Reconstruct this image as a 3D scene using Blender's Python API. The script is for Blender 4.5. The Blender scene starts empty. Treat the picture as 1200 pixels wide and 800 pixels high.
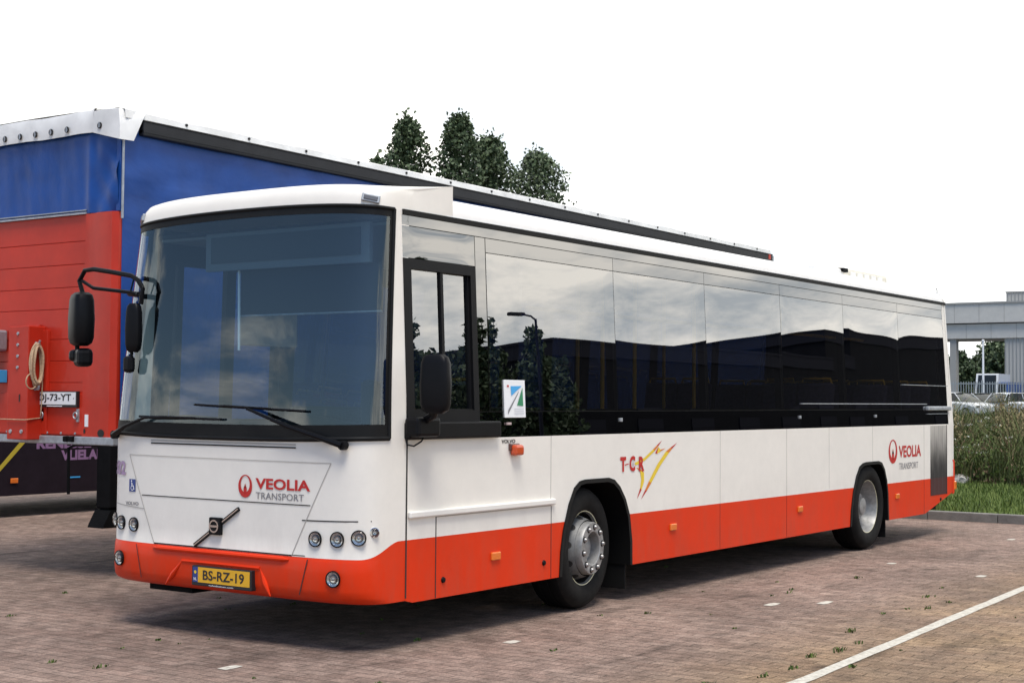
import bpy, bmesh, math, random
from mathutils import Vector, Matrix
rnd = random.Random(7)
PI = math.pi
R = math.radians
scene = bpy.context.scene
COL = scene.collection

# ------------------------------------------------------------------ camera
cam_d = bpy.data.cameras.new('camera')
cam = bpy.data.objects.new('camera', cam_d)
COL.objects.link(cam)
scene.camera = cam
YAW, PIT, ROL = 0.6104, 0.0387, 0.0075
fw = Vector((math.cos(YAW)*math.cos(PIT), math.sin(YAW)*math.cos(PIT), math.sin(PIT)))
rt = Vector((math.sin(YAW), -math.cos(YAW), 0))
up = rt.cross(fw)
cr, sr = math.cos(ROL), math.sin(ROL)
Rv, Uv = rt*cr+up*sr, up*cr-rt*sr
m = Matrix((Rv, Uv, -fw)).transposed().to_4x4()
m.translation = Vector((-7.2706, -6.2840, 1.6833))
cam.matrix_world = m
cam_d.sensor_width = 36
cam_d.lens = 1729.03/1200*36
cam_d.clip_end = 3000
cam_d.clip_start = 0.1

# ------------------------------------------------------------------ sky, sun, exposure
SUN_EL, SUN_AZ = R(66), R(226)          # azimuth measured from +x towards +y
w = bpy.data.worlds.new('World'); scene.world = w
w.use_nodes = True
nt = w.node_tree; N = nt.nodes; L = nt.links
for n in list(N): N.remove(n)
wout = N.new('ShaderNodeOutputWorld'); bg = N.new('ShaderNodeBackground')
L.new(bg.outputs[0], wout.inputs[0])
sky = N.new('ShaderNodeTexSky'); sky.sky_type = 'NISHITA'; sky.sun_disc = False
sky.sun_elevation = SUN_EL; sky.sun_rotation = R(90)-SUN_AZ
sky.air_density = 1.0; sky.dust_density = .5; sky.ozone_density = 3.0
tc = N.new('ShaderNodeTexCoord')
sep = N.new('ShaderNodeSeparateXYZ'); L.new(tc.outputs['Generated'], sep.inputs[0])
def wm(op, a, b=None, c=None, clamp=False):
    n = N.new('ShaderNodeMath'); n.operation = op; n.use_clamp = clamp
    for i, v in enumerate((a, b, c)):
        if v is None: continue
        if isinstance(v, (int, float)): n.inputs[i].default_value = v
        else: L.new(v, n.inputs[i])
    return n.outputs[0]
def wnoise(scale, stretch, detail, rough, off=0.0):
    mp = N.new('ShaderNodeMapping'); mp.inputs['Scale'].default_value = stretch
    mp.inputs['Location'].default_value = (off, off*.7, off*.3)
    L.new(tc.outputs['Generated'], mp.inputs[0])
    n = N.new('ShaderNodeTexNoise'); n.inputs['Scale'].default_value = scale
    n.inputs['Detail'].default_value = detail; n.inputs['Roughness'].default_value = rough
    L.new(mp.outputs[0], n.inputs['Vector'])
    return n.outputs['Fac']
cl = wnoise(3.6, (1, 1, 2.4), 10, .6, 2.3)
z_ = sep.outputs[2]
low = wm('MULTIPLY_ADD', z_, -2.0, 0.47)                       # more cloud near the horizon
low = wm('MAXIMUM', low, -0.02)
side = wm('ADD', wm('MULTIPLY', sep.outputs[0], .94), wm('MULTIPLY', sep.outputs[1], .34))
side = wm('MULTIPLY', side, .46)
cov = wm('ADD', wm('ADD', cl, low), side)
mr = N.new('ShaderNodeMapRange'); mr.interpolation_type = 'SMOOTHSTEP'
L.new(cov, mr.inputs[0]); mr.inputs[1].default_value = .47; mr.inputs[2].default_value = .63
shade = wnoise(8.0, (1, 1, 2.8), 7, .62, 4.1)
sh = N.new('ShaderNodeMapRange'); L.new(shade, sh.inputs[0])
sh.inputs[1].default_value = .38; sh.inputs[2].default_value = .62
sh.inputs[3].default_value = 0.0; sh.inputs[4].default_value = 1.0
cc = N.new('ShaderNodeMix'); cc.data_type = 'RGBA'; L.new(sh.outputs[0], cc.inputs[0])
cc.inputs[6].default_value = (6.1, 6.6, 7.0, 1); cc.inputs[7].default_value = (13.2, 12.6, 11.6, 1)
skb = N.new('ShaderNodeVectorMath'); skb.operation = 'SCALE'; L.new(sky.outputs[0], skb.inputs[0]); skb.inputs['Scale'].default_value = 1.0
mx = N.new('ShaderNodeMix'); mx.data_type = 'RGBA'
L.new(mr.outputs[0], mx.inputs[0]); L.new(skb.outputs[0], mx.inputs[6]); L.new(cc.outputs[2], mx.inputs[7])
L.new(mx.outputs[2], bg.inputs[0]); bg.inputs[1].default_value = 0.10

sd = bpy.data.lights.new('sun', 'SUN'); sd.energy = 2.1; sd.angle = R(24); sd.color = (1, .95, .87)
so = bpy.data.objects.new('sun', sd); COL.objects.link(so)
sv = Vector((math.cos(SUN_EL)*math.cos(SUN_AZ), math.cos(SUN_EL)*math.sin(SUN_AZ), math.sin(SUN_EL)))
so.rotation_euler = sv.to_track_quat('Z', 'Y').to_euler()
so.location = sv*60
vs = scene.view_settings
vs.view_transform = 'Standard'; vs.look = 'None'; vs.exposure = 0.76; vs.gamma = 1; vs.use_curve_mapping = False
scene.render.engine = 'CYCLES'
scene.cycles.max_bounces = 10; scene.cycles.transparent_max_bounces = 16
scene.cycles.glossy_bounces = 5; scene.cycles.transmission_bounces = 6
scene.render.resolution_x = 1024; scene.render.resolution_y = 682

# ------------------------------------------------------------------ materials
MATS = {}
def mat(name, col, rough=.5, metal=0., coat=0., spec=.5, var=0., vscale=6., bump=0., bscale=40., emit=None, coat_rough=.05):
    if name in MATS: return MATS[name]
    M = bpy.data.materials.new(name); M.use_nodes = True
    t = M.node_tree; b = t.nodes['Principled BSDF']
    b.inputs['Base Color'].default_value = (*col, 1)
    b.inputs['Roughness'].default_value = rough; b.inputs['Metallic'].default_value = metal
    b.inputs['Coat Weight'].default_value = coat; b.inputs['Coat Roughness'].default_value = coat_rough
    b.inputs['Specular IOR Level'].default_value = spec
    c = t.nodes.new('ShaderNodeTexCoord')
    if var > 0:
        n = t.nodes.new('ShaderNodeTexNoise'); n.inputs['Scale'].default_value = vscale; n.inputs['Detail'].default_value = 6
        n.inputs['Roughness'].default_value = .65
        t.links.new(c.outputs['Object'], n.inputs['Vector'])
        r = t.nodes.new('ShaderNodeMapRange'); r.inputs[1].default_value = .3; r.inputs[2].default_value = .7
        r.inputs[3].default_value = 1-var; r.inputs[4].default_value = 1+var
        t.links.new(n.outputs['Fac'], r.inputs[0])
        v = t.nodes.new('ShaderNodeVectorMath'); v.operation = 'SCALE'; v.inputs[0].default_value = col
        t.links.new(r.outputs[0], v.inputs['Scale']); t.links.new(v.outputs[0], b.inputs['Base Color'])
    if bump > 0:
        n = t.nodes.new('ShaderNodeTexNoise'); n.inputs['Scale'].default_value = bscale; n.inputs['Detail'].default_value = 4
        t.links.new(c.outputs['Object'], n.inputs['Vector'])
        bp = t.nodes.new('ShaderNodeBump'); bp.inputs['Strength'].default_value = bump; bp.inputs['Distance'].default_value = .02
        t.links.new(n.outputs['Fac'], bp.inputs['Height']); t.links.new(bp.outputs[0], b.inputs['Normal'])
    if emit:
        b.inputs['Emission Color'].default_value = (*emit[0], 1); b.inputs['Emission Strength'].default_value = emit[1]
    MATS[name] = M
    return M

def glass(name, tint, f0, rough=0.0, refl=(1, 1, 1)):
    if name in MATS: return MATS[name]
    M = bpy.data.materials.new(name); M.use_nodes = True
    t = M.node_tree
    for n in list(t.nodes): t.nodes.remove(n)
    o = t.nodes.new('ShaderNodeOutputMaterial')
    tr = t.nodes.new('ShaderNodeBsdfTransparent'); tr.inputs[0].default_value = (*tint, 1)
    gl = t.nodes.new('ShaderNodeBsdfGlossy'); gl.inputs['Roughness'].default_value = rough; gl.inputs[0].default_value = (*refl, 1)
    g = t.nodes.new('ShaderNodeNewGeometry')
    def mth(op, a, b, clamp=False):
        n = t.nodes.new('ShaderNodeMath'); n.operation = op; n.use_clamp = clamp
        for i, v in enumerate((a, b)):
            if v is None: continue
            if isinstance(v, (int, float)): n.inputs[i].default_value = v
            else: t.links.new(v, n.inputs[i])
        return n.outputs[0]
    d = t.nodes.new('ShaderNodeVectorMath'); d.operation = 'DOT_PRODUCT'
    t.links.new(g.outputs['Incoming'], d.inputs[0]); t.links.new(g.outputs['Normal'], d.inputs[1])
    c = mth('ABSOLUTE', d.outputs['Value'], None)
    f = mth('POWER', mth('SUBTRACT', 1.0, c), 5.0)
    f = mth('ADD', mth('MULTIPLY', f, 1-f0), f0, True)
    ms = t.nodes.new('ShaderNodeMixShader')
    t.links.new(f, ms.inputs[0]); t.links.new(tr.outputs[0], ms.inputs[1]); t.links.new(gl.outputs[0], ms.inputs[2])
    t.links.new(ms.outputs[0], o.inputs[0])
    MATS[name] = M
    return M

def livery():
    """white above, red skirt below: the paint line drops towards the front bumper"""
    M = bpy.data.materials.new('bus_paint'); M.use_nodes = True
    t = M.node_tree; b = t.nodes['Principled BSDF']
    c = t.nodes.new('ShaderNodeTexCoord'); s = t.nodes.new('ShaderNodeSeparateXYZ')
    t.links.new(c.outputs['Object'], s.inputs[0])
    r = t.nodes.new('ShaderNodeMapRange'); r.interpolation_type = 'SMOOTHSTEP'
    t.links.new(s.outputs[0], r.inputs[0])
    r.inputs[1].default_value = .10-6; r.inputs[2].default_value = .42-6; r.inputs[3].default_value = .622; r.inputs[4].default_value = .728
    g = t.nodes.new('ShaderNodeMath'); g.operation = 'GREATER_THAN'
    t.links.new(s.outputs[2], g.inputs[0]); t.links.new(r.outputs[0], g.inputs[1])
    n = t.nodes.new('ShaderNodeTexNoise'); n.inputs['Scale'].default_value = 3.5; n.inputs['Detail'].default_value = 7; n.inputs['Roughness'].default_value = .7
    t.links.new(c.outputs['Object'], n.inputs['Vector'])
    rr = t.nodes.new('ShaderNodeMapRange'); t.links.new(n.outputs['Fac'], rr.inputs[0])
    rr.inputs[1].default_value = .3; rr.inputs[2].default_value = .7; rr.inputs[3].default_value = .94; rr.inputs[4].default_value = 1.02
    mx = t.nodes.new('ShaderNodeMix'); mx.data_type = 'RGBA'
    t.links.new(g.outputs[0], mx.inputs[0])
    mx.inputs[6].default_value = (.70, .036, .004, 1); mx.inputs[7].default_value = (.82, .775, .695, 1)
    v = t.nodes.new('ShaderNodeVectorMath'); v.operation = 'SCALE'
    t.links.new(mx.outputs[2], v.inputs[0]); t.links.new(rr.outputs[0], v.inputs['Scale'])
    dn = t.nodes.new('ShaderNodeTexNoise'); dn.inputs['Scale'].default_value = 5; dn.inputs['Detail'].default_value = 8; dn.inputs['Roughness'].default_value = .75
    dm = t.nodes.new('ShaderNodeMapping'); dm.inputs['Scale'].default_value = (1.0, 1.0, .25); t.links.new(c.outputs['Object'], dm.inputs[0]); t.links.new(dm.outputs[0], dn.inputs['Vector'])
    dr = t.nodes.new('ShaderNodeMapRange'); t.links.new(s.outputs[2], dr.inputs[0]); dr.inputs[1].default_value = .95; dr.inputs[2].default_value = .30; dr.inputs[3].default_value = 0.0; dr.inputs[4].default_value = .28
    dk = t.nodes.new('ShaderNodeMapRange'); t.links.new(dn.outputs['Fac'], dk.inputs[0]); dk.inputs[1].default_value = .42; dk.inputs[2].default_value = .70
    dd = t.nodes.new('ShaderNodeMath'); dd.operation = 'MULTIPLY'; t.links.new(dr.outputs[0], dd.inputs[0]); t.links.new(dk.outputs[0], dd.inputs[1])
    dx = t.nodes.new('ShaderNodeMix'); dx.data_type = 'RGBA'; t.links.new(dd.outputs[0], dx.inputs[0]); t.links.new(v.outputs[0], dx.inputs[6]); dx.inputs[7].default_value = (.20, .12, .08, 1)
    t.links.new(dx.outputs[2], b.inputs['Base Color'])
    b.inputs['Roughness'].default_value = .45; b.inputs['Specular IOR Level'].default_value = .16; b.inputs['Coat Weight'].default_value = .07; b.inputs['Coat Roughness'].default_value = .06
    n2 = t.nodes.new('ShaderNodeTexNoise'); n2.inputs['Scale'].default_value = 1.6; n2.inputs['Detail'].default_value = 1
    t.links.new(c.outputs['Object'], n2.inputs['Vector'])
    bp = t.nodes.new('ShaderNodeBump'); bp.inputs['Strength'].default_value = .12; bp.inputs['Distance'].default_value = .05
    t.links.new(n2.outputs['Fac'], bp.inputs['Height']); t.links.new(bp.outputs[0], b.inputs['Normal'])
    t.links.new(bp.outputs[0], b.inputs['Coat Normal'])
    return M

PAINT = livery()
M_white = mat('white_paint', (.80, .765, .70), .4, coat=.3, var=.03)
M_roof = mat('roof_white', (.80, .78, .74), .45, var=.04)
M_red = mat('red_paint', (.70, .036, .004), .45, coat=.07, spec=.16)
M_gap = mat('panel_gap', (.02, .018, .016), .8)
M_gap2 = mat('wheel_well', (.004, .004, .004), .9, spec=.1)
M_faint = mat('panel_seam', (.42, .39, .35), .7)
M_blackgloss = glass('black_gloss', (0, 0, 0), .25)
M_black = mat('black_plastic', (.006, .006, .007), .42, var=.15, spec=.13)
M_rubber = mat('rubber', (.007, .007, .007), .55, var=.2, spec=.18)
M_tyre = mat('tyre', (.011, .0105, .010), .8, var=.35, vscale=12, spec=.15)
M_rim = mat('wheel_silver', (.29, .285, .275), .45, metal=.35, var=.35, vscale=14)
M_cone = mat('wheel_silver_dull', (.17, .168, .162), .55, metal=.2, var=.35, vscale=14)
M_nut = mat('nut_steel', (.34, .33, .32), .35, metal=.7)
M_pin = mat('rim_edge', (.62, .58, .38), .5)
M_chrome = mat('chrome', (.75, .75, .75), .12, metal=1)
M_lens = glass('lamp_lens', (.85, .84, .82), .04)
M_orange = mat('amber_lens', (.75, .17, .02), .25, coat=.5)
M_dkorange = mat('amber_lens_dark', (.55, .07, .015), .25, coat=.5)
M_ind_dark = mat('lamp_dark', (.10, .035, .03), .2, coat=.6)
M_yplate = mat('plate_yellow', (.75, .40, .015), .4, var=.04)
M_wplate = mat('plate_white', (.75, .75, .74), .4)
M_blue = mat('sign_blue', (.015, .045, .22), .4)
M_ink = mat('ink_black', (.012, .012, .014), .5)
M_vred = mat('print_red', (.50, .012, .010), .45)
M_vgrey = mat('print_grey', (.20, .19, .20), .5)
M_yel = mat('print_yellow', (.78, .55, .03), .45)
M_purple = mat('print_purple', (.27, .15, .27), .6, spec=.2)
M_lilac = mat('print_lilac', (.38, .25, .40), .5)
M_cyan = mat('print_cyan', (.05, .36, .72), .45)
M_green = mat('print_green', (.02, .22, .09), .45)
M_paper = mat('print_white', (.82, .82, .82), .45)
M_int = mat('interior_dark', (.03, .031, .034), .8, spec=.2)
M_ceil = mat('interior_ceiling', (.20, .21, .215), .7)
M_intgrey = mat('interior_grey', (.13, .14, .145), .6)
M_seat = mat('seat_cloth', (.07, .06, .11), .9, var=.4, vscale=30)
M_seatred = mat('seat_cloth_red', (.25, .02, .02), .9, var=.3, vscale=30)
M_pole = mat('pole_yellow', (.72, .42, .03), .35, coat=.3)
M_side_glass = glass('side_glass', (.32, .325, .33), .31)
M_clear = glass('clear_glass', (.62, .65, .66), .12)
M_clear2 = glass('tinted_glass', (.22, .23, .24), .2)
M_ws = glass('windscreen_glass', (.52, .67, .74), .085, refl=(.9, .98, 1))
M_galv = mat('galvanised', (.36, .38, .40), .5, metal=.5, var=.25, vscale=14)
M_tred = mat('trailer_red', (.50, .026, .009), .5, coat=.1, var=.15, vscale=2.2, spec=.3)
M_chas = mat('chassis_black', (.006, .006, .0065), .8, var=.3, spec=.1)
M_rail = mat('rail_dark', (.016, .017, .020), .5, var=.2, spec=.25)

# ------------------------------------------------------------------ mesh builder
WO = {}        # world origin of objects
class MB:
    def __init__(s): s.v = []; s.f = []; s.mi = []; s.mats = []; s.flat = set()
    def mid(s, m):
        if m not in s.mats: s.mats.append(m)
        return s.mats.index(m)
    def poly(s, pts, m):
        i = len(s.v); s.v += [tuple(p) for p in pts]; s.f.append(tuple(range(i, i+len(pts)))); s.mi.append(s.mid(m))
    def grid(s, rows, m, closed=False, mfun=None):
        i0 = len(s.v); nc = len(rows[0])
        for r in rows: s.v += [tuple(p) for p in r]
        k = s.mid(m) if m else 0
        for a in range(len(rows)-1):
            for b in range(nc if closed else nc-1):
                b2 = (b+1) % nc
                if mfun:
                    mm = mfun(a, b)
                    if mm is None: continue
                    k = s.mid(mm)
                s.f.append((i0+a*nc+b, i0+a*nc+b2, i0+(a+1)*nc+b2, i0+(a+1)*nc+b)); s.mi.append(k)
    def box(s, x0, x1, y0, y1, z0, z1, m, bev=0.0, T=None):
        bev = min(bev, .42*min(abs(x1-x0), abs(y1-y0), abs(z1-z0)))
        if bev > 0:
            bm = bmesh.new()
            bmesh.ops.create_cube(bm, size=1.0)
            for v in bm.verts: v.co = Vector(((x0+x1)/2+v.co.x*(x1-x0), (y0+y1)/2+v.co.y*(y1-y0), (z0+z1)/2+v.co.z*(z1-z0)))
            bmesh.ops.bevel(bm, geom=list(bm.edges), offset=bev, segments=2, profile=.5, affect='EDGES')
            k0 = len(s.f); s.addbm(bm, m, T); bm.free(); s.flat.update(range(k0, len(s.f))); return
        P = [Vector((x, y, z)) for z in (z0, z1) for y in (y0, y1) for x in (x0, x1)]
        if T: P = [T @ p for p in P]
        i = len(s.v); s.v += [tuple(p) for p in P]; k = s.mid(m)
        for q in ((0, 2, 3, 1), (4, 5, 7, 6), (0, 1, 5, 4), (2, 6, 7, 3), (0, 4, 6, 2), (1, 3, 7, 5)):
            s.f.append(tuple(i+j for j in q)); s.mi.append(k)
    def addbm(s, bm, m, T=None):
        i = len(s.v); bm.verts.ensure_lookup_table(); bm.verts.index_update(); k = s.mid(m)
        for v in bm.verts: s.v.append(tuple(T @ v.co if T else v.co))
        for f in bm.faces: s.f.append(tuple(i+v.index for v in f.verts)); s.mi.append(k)
    def tube(s, path, r, m, n=10, cap=True, r2=None):
        path = [Vector(p) for p in path]; i0 = len(s.v); k = s.mid(m)
        up0 = None
        for j, p in enumerate(path):
            d = (path[min(j+1, len(path)-1)]-path[max(j-1, 0)]).normalized()
            a = up0 if up0 is not None else (Vector((0, 0, 1)) if abs(d.z) < .9 else Vector((1, 0, 0)))
            sx = d.cross(a).normalized(); sy = sx.cross(d).normalized(); up0 = sy
            rr = r if r2 is None else r+(r2-r)*j/(len(path)-1)
            if isinstance(r, (list, tuple)): rr = r[j]
            for q in range(n):
                t = 2*PI*q/n; s.v.append(tuple(p+sx*(rr*math.cos(t))+sy*(rr*math.sin(t))))
        for j in range(len(path)-1):
            for q in range(n):
                q2 = (q+1) % n
                s.f.append((i0+j*n+q, i0+j*n+q2, i0+(j+1)*n+q2, i0+(j+1)*n+q)); s.mi.append(k)
        if cap:
            s.f.append(tuple(i0+q for q in range(n))[::-1]); s.mi.append(k)
            e = i0+(len(path)-1)*n; s.f.append(tuple(e+q for q in range(n))); s.mi.append(k)
    def lathe(s, prof, m, T, n=40, mats=None):
        """prof: (radius, height) along local z; T places it"""
        i0 = len(s.v)
        for (r, h) in prof:
            for q in range(n):
                t = 2*PI*q/n; s.v.append(tuple(T @ Vector((r*math.cos(t), r*math.sin(t), h))))
        for j in range(len(prof)-1):
            k = s.mid(mats[j] if mats else m)
            for q in range(n):
                q2 = (q+1) % n
                s.f.append((i0+j*n+q, i0+j*n+q2, i0+(j+1)*n+q2, i0+(j+1)*n+q)); s.mi.append(k)
    def prism(s, pts, axis, a, b, m):
        """closed outline extruded from a to b along axis; pts are the other two coordinates in order"""
        def P(p, h):
            if axis == 'y': return (p[0], h, p[1])
            if axis == 'x': return (h, p[0], p[1])
            return (p[0], p[1], h)
        n = len(pts); i = len(s.v); k = s.mid(m)
        s.v += [P(p, a) for p in pts]+[P(p, b) for p in pts]
        s.f.append(tuple(range(i, i+n))); s.f.append(tuple(range(i+2*n-1, i+n-1, -1))); s.mi += [k, k]
        for q in range(n):
            q2 = (q+1) % n; s.f.append((i+q, i+n+q, i+n+q2, i+q2)); s.mi.append(k)
    def build(s, name, parent=None, origin=None, angle=35, loc_is_rot=None):
        po = WO.get(parent.name, Vector((0, 0, 0))) if parent else Vector((0, 0, 0))
        o_ = Vector(origin) if origin is not None else (po if parent else Vector((0, 0, 0)))
        me = bpy.data.meshes.new(name)
        me.from_pydata([tuple(Vector(v)-o_) for v in s.v], [], s.f)
        for mm in s.mats: me.materials.append(mm)
        me.polygons.foreach_set('material_index', s.mi)
        me.polygons.foreach_set('use_smooth', [True]*len(s.f))
        me.update()
        bm = bmesh.new(); bm.from_mesh(me)
        if len(bm.faces) < 60000: bmesh.ops.recalc_face_normals(bm, faces=list(bm.faces))
        bm.to_mesh(me); bm.free()
        me.set_sharp_from_angle(angle=R(angle))
        if s.flat: me.polygons.foreach_set('use_smooth', [i not in s.flat for i in range(len(s.f))])
        ob = bpy.data.objects.new(name, me); COL.objects.link(ob)
        if parent: ob.parent = parent
        ob.location = o_-po
        WO[ob.name] = o_
        return ob

def thing(name, label, cat, loc=(0, 0, 0), group=None):
    o = bpy.data.objects.new(name, None); COL.objects.link(o); o.location = loc; WO[o.name] = Vector(loc)
    o.empty_display_size = .2
    o['label'] = label; o['category'] = cat
    if group: o['group'] = group
    return o
def tag(o, label, cat, group=None):
    o['label'] = label; o['category'] = cat
    if group: o['group'] = group
    return o
def struct(o): o['kind'] = 'structure'; return o
def stuff(o): o['kind'] = 'stuff'; return o

def text_geo(body, size, bold=0., align='LEFT', sx=1., shear=0., spacing=1.):
    cu = bpy.data.curves.new('t', 'FONT'); cu.body = body; cu.size = size; cu.offset = bold*size
    cu.align_x = align; cu.shear = shear; cu.space_character = spacing; cu.resolution_u = 3
    ob = bpy.data.objects.new('t', cu); COL.objects.link(ob)
    dg = bpy.context.evaluated_depsgraph_get(); dg.update()
    me = bpy.data.meshes.new_from_object(ob.evaluated_get(dg))
    vs_ = [(v.co.x*sx, v.co.y) for v in me.vertices]; fs = [tuple(p.vertices) for p in me.polygons]
    bpy.data.objects.remove(ob); bpy.data.curves.remove(cu); bpy.data.meshes.remove(me)
    return vs_, fs
def add_text(mb, body, box, mapf, m, bold=0., shear=0., spacing=1.):
    """fit the text into box (x0, x1, y0, y1) of the flat layout, then map to 3-D"""
    vs_, fs = text_geo(body, 1.0, bold, 'LEFT', 1, shear, spacing)
    xs = [v[0] for v in vs_]; ys = [v[1] for v in vs_]
    x0, x1, y0, y1 = box
    kx = (x1-x0)/(max(xs)-min(xs)); ky = (y1-y0)/(max(ys)-min(ys))
    i = len(mb.v); k = mb.mid(m)
    for (x, y) in vs_: mb.v.append(tuple(mapf(x0+(x-min(xs))*kx, y0+(y-min(ys))*ky)))
    for f in fs: mb.f.append(tuple(i+j for j in f)); mb.mi.append(k)
def add_flat(mb, pts, mapf, m): mb.poly([mapf(*p) for p in pts], m)
def disc_pts(cx, cy, rx, ry, n=28): return [(cx+rx*math.cos(2*PI*i/n), cy+ry*math.sin(2*PI*i/n)) for i in range(n)]
def add_ring(mb, cx, cy, rx, ry, ix, iy, mapf, m, ox=0., oy=0., n=32):
    mb.grid([[mapf(cx+rx*math.cos(2*PI*i/n), cy+ry*math.sin(2*PI*i/n)) for i in range(n)],
             [mapf(cx+ox+ix*math.cos(2*PI*i/n), cy+oy+iy*math.sin(2*PI*i/n)) for i in range(n)]], m, closed=True)

# ================================================================== GROUND
def node_mat(name):
    M = bpy.data.materials.new(name); M.use_nodes = True
    return M, M.node_tree, M.node_tree.nodes['Principled BSDF']
def mk_paving():
    M, t, b = node_mat('clinker_paving')
    c = t.nodes.new('ShaderNodeTexCoord')
    mp = t.nodes.new('ShaderNodeMapping'); mp.inputs['Rotation'].default_value = (0, 0, R(90)); t.links.new(c.outputs['Object'], mp.inputs[0])
    wob = t.nodes.new('ShaderNodeTexNoise'); wob.inputs['Scale'].default_value = 3.0; wob.inputs['Detail'].default_value = 2
    t.links.new(mp.outputs[0], wob.inputs['Vector'])
    wv = t.nodes.new('ShaderNodeVectorMath'); wv.operation = 'MULTIPLY_ADD'; t.links.new(wob.outputs['Color'], wv.inputs[0])
    wv.inputs[1].default_value = (.03, .03, 0); t.links.new(mp.outputs[0], wv.inputs[2])
    br = t.nodes.new('ShaderNodeTexBrick'); t.links.new(wv.outputs[0], br.inputs['Vector'])
    br.inputs['Scale'].default_value = 1; br.inputs['Brick Width'].default_value = .21; br.inputs['Row Height'].default_value = .105
    br.inputs['Mortar Size'].default_value = .005; br.inputs['Mortar Smooth'].default_value = .6; br.inputs['Bias'].default_value = 0
    br.inputs['Color1'].default_value = (.168, .115, .092, 1); br.inputs['Color2'].default_value = (.206, .148, .120, 1); br.inputs['Mortar'].default_value = (.124, .089, .070, 1)
    # stains
    n1 = t.nodes.new('ShaderNodeTexNoise'); n1.inputs['Scale'].default_value = .55; n1.inputs['Detail'].default_value = 8; n1.inputs['Roughness'].default_value = .65
    t.links.new(c.outputs['Object'], n1.inputs['Vector'])
    r1 = t.nodes.new('ShaderNodeMapRange'); t.links.new(n1.outputs['Fac'], r1.inputs[0]); r1.inputs[1].default_value = .3; r1.inputs[2].default_value = .7; r1.inputs[3].default_value = .66; r1.inputs[4].default_value = 1.4
    n2 = t.nodes.new('ShaderNodeTexNoise'); n2.inputs['Scale'].default_value = 48; n2.inputs['Detail'].default_value = 9; n2.inputs['Roughness'].default_value = .85
    t.links.new(c.outputs['Object'], n2.inputs['Vector'])
    r2 = t.nodes.new('ShaderNodeMapRange'); t.links.new(n2.outputs['Fac'], r2.inputs[0]); r2.inputs[1].default_value = .3; r2.inputs[2].default_value = .7; r2.inputs[3].default_value = .25; r2.inputs[4].default_value = 2.1
    n2b = t.nodes.new('ShaderNodeTexNoise'); n2b.inputs['Scale'].default_value = 7; n2b.inputs['Detail'].default_value = 5
    t.links.new(c.outputs['Object'], n2b.inputs['Vector'])
    r2b = t.nodes.new('ShaderNodeMapRange'); t.links.new(n2b.outputs['Fac'], r2b.inputs[0]); r2b.inputs[1].default_value = .3; r2b.inputs[2].default_value = .7; r2b.inputs[3].default_value = .7; r2b.inputs[4].default_value = 1.3
    m0 = t.nodes.new('ShaderNodeMath'); m0.operation = 'MULTIPLY'; t.links.new(r1.outputs[0], m0.inputs[0]); t.links.new(r2b.outputs[0], m0.inputs[1])
    m1 = t.nodes.new('ShaderNodeMath'); m1.operation = 'MULTIPLY'; t.links.new(m0.outputs[0], m1.inputs[0]); t.links.new(r2.outputs[0], m1.inputs[1])
    v = t.nodes.new('ShaderNodeVectorMath'); v.operation = 'SCALE'; t.links.new(br.outputs['Color'], v.inputs[0]); t.links.new(m1.outputs[0], v.inputs['Scale'])
    no = t.nodes.new('ShaderNodeTexNoise'); no.inputs['Scale'].default_value = 1.7; no.inputs['Detail'].default_value = 3; no.inputs['Distortion'].default_value = .8
    mo = t.nodes.new('ShaderNodeMapping'); mo.inputs['Location'].default_value = (3.1, 7.7, 0); mo.inputs['Scale'].default_value = (.5, 1.5, 1); t.links.new(c.outputs['Object'], mo.inputs[0]); t.links.new(mo.outputs[0], no.inputs['Vector'])
    ro = t.nodes.new('ShaderNodeMapRange'); ro.interpolation_type = 'SMOOTHSTEP'; t.links.new(no.outputs['Fac'], ro.inputs[0]); ro.inputs[1].default_value = .58; ro.inputs[2].default_value = .72; ro.inputs[3].default_value = 1.0; ro.inputs[4].default_value = .62
    mo2 = t.nodes.new('ShaderNodeVectorMath'); mo2.operation = 'SCALE'; t.links.new(v.outputs[0], mo2.inputs[0]); t.links.new(ro.outputs[0], mo2.inputs['Scale']); v = mo2
    # sandy tint beyond the painted line
    sp = t.nodes.new('ShaderNodeSeparateXYZ'); t.links.new(c.outputs['Object'], sp.inputs[0])
    r3 = t.nodes.new('ShaderNodeMapRange'); r3.interpolation_type = 'SMOOTHSTEP'; t.links.new(sp.outputs[1], r3.inputs[0]); r3.inputs[1].default_value = -1.2; r3.inputs[2].default_value = -2.7
    r3.inputs[3].default_value = 0; r3.inputs[4].default_value = .75
    n3 = t.nodes.new('ShaderNodeTexNoise'); n3.inputs['Scale'].default_value = 1.1; n3.inputs['Detail'].default_value = 5; t.links.new(c.outputs['Object'], n3.inputs['Vector'])
    m3 = t.nodes.new('ShaderNodeMath'); m3.operation = 'MULTIPLY'; t.links.new(r3.outputs[0], m3.inputs[0]); t.links.new(n3.outputs['Fac'], m3.inputs[1])
    mx = t.nodes.new('ShaderNodeMix'); mx.data_type = 'RGBA'; mx.blend_type = 'MULTIPLY'
    m3b = t.nodes.new('ShaderNodeMath'); m3b.operation = 'MULTIPLY'; m3b.inputs[1].default_value = 1.7; m3b.use_clamp = True; t.links.new(m3.outputs[0], m3b.inputs[0])
    t.links.new(m3b.outputs[0], mx.inputs[0]); t.links.new(v.outputs[0], mx.inputs[6]); mx.inputs[7].default_value = (1.12, 1.06, .74, 1)
    t.links.new(mx.outputs[2], b.inputs['Base Color'])
    b.inputs['Roughness'].default_value = .85; b.inputs['Specular IOR Level'].default_value = .25
    ad = t.nodes.new('ShaderNodeMath'); ad.operation = 'MULTIPLY_ADD'; t.links.new(n2.outputs['Fac'], ad.inputs[0]); ad.inputs[1].default_value = .6
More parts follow.
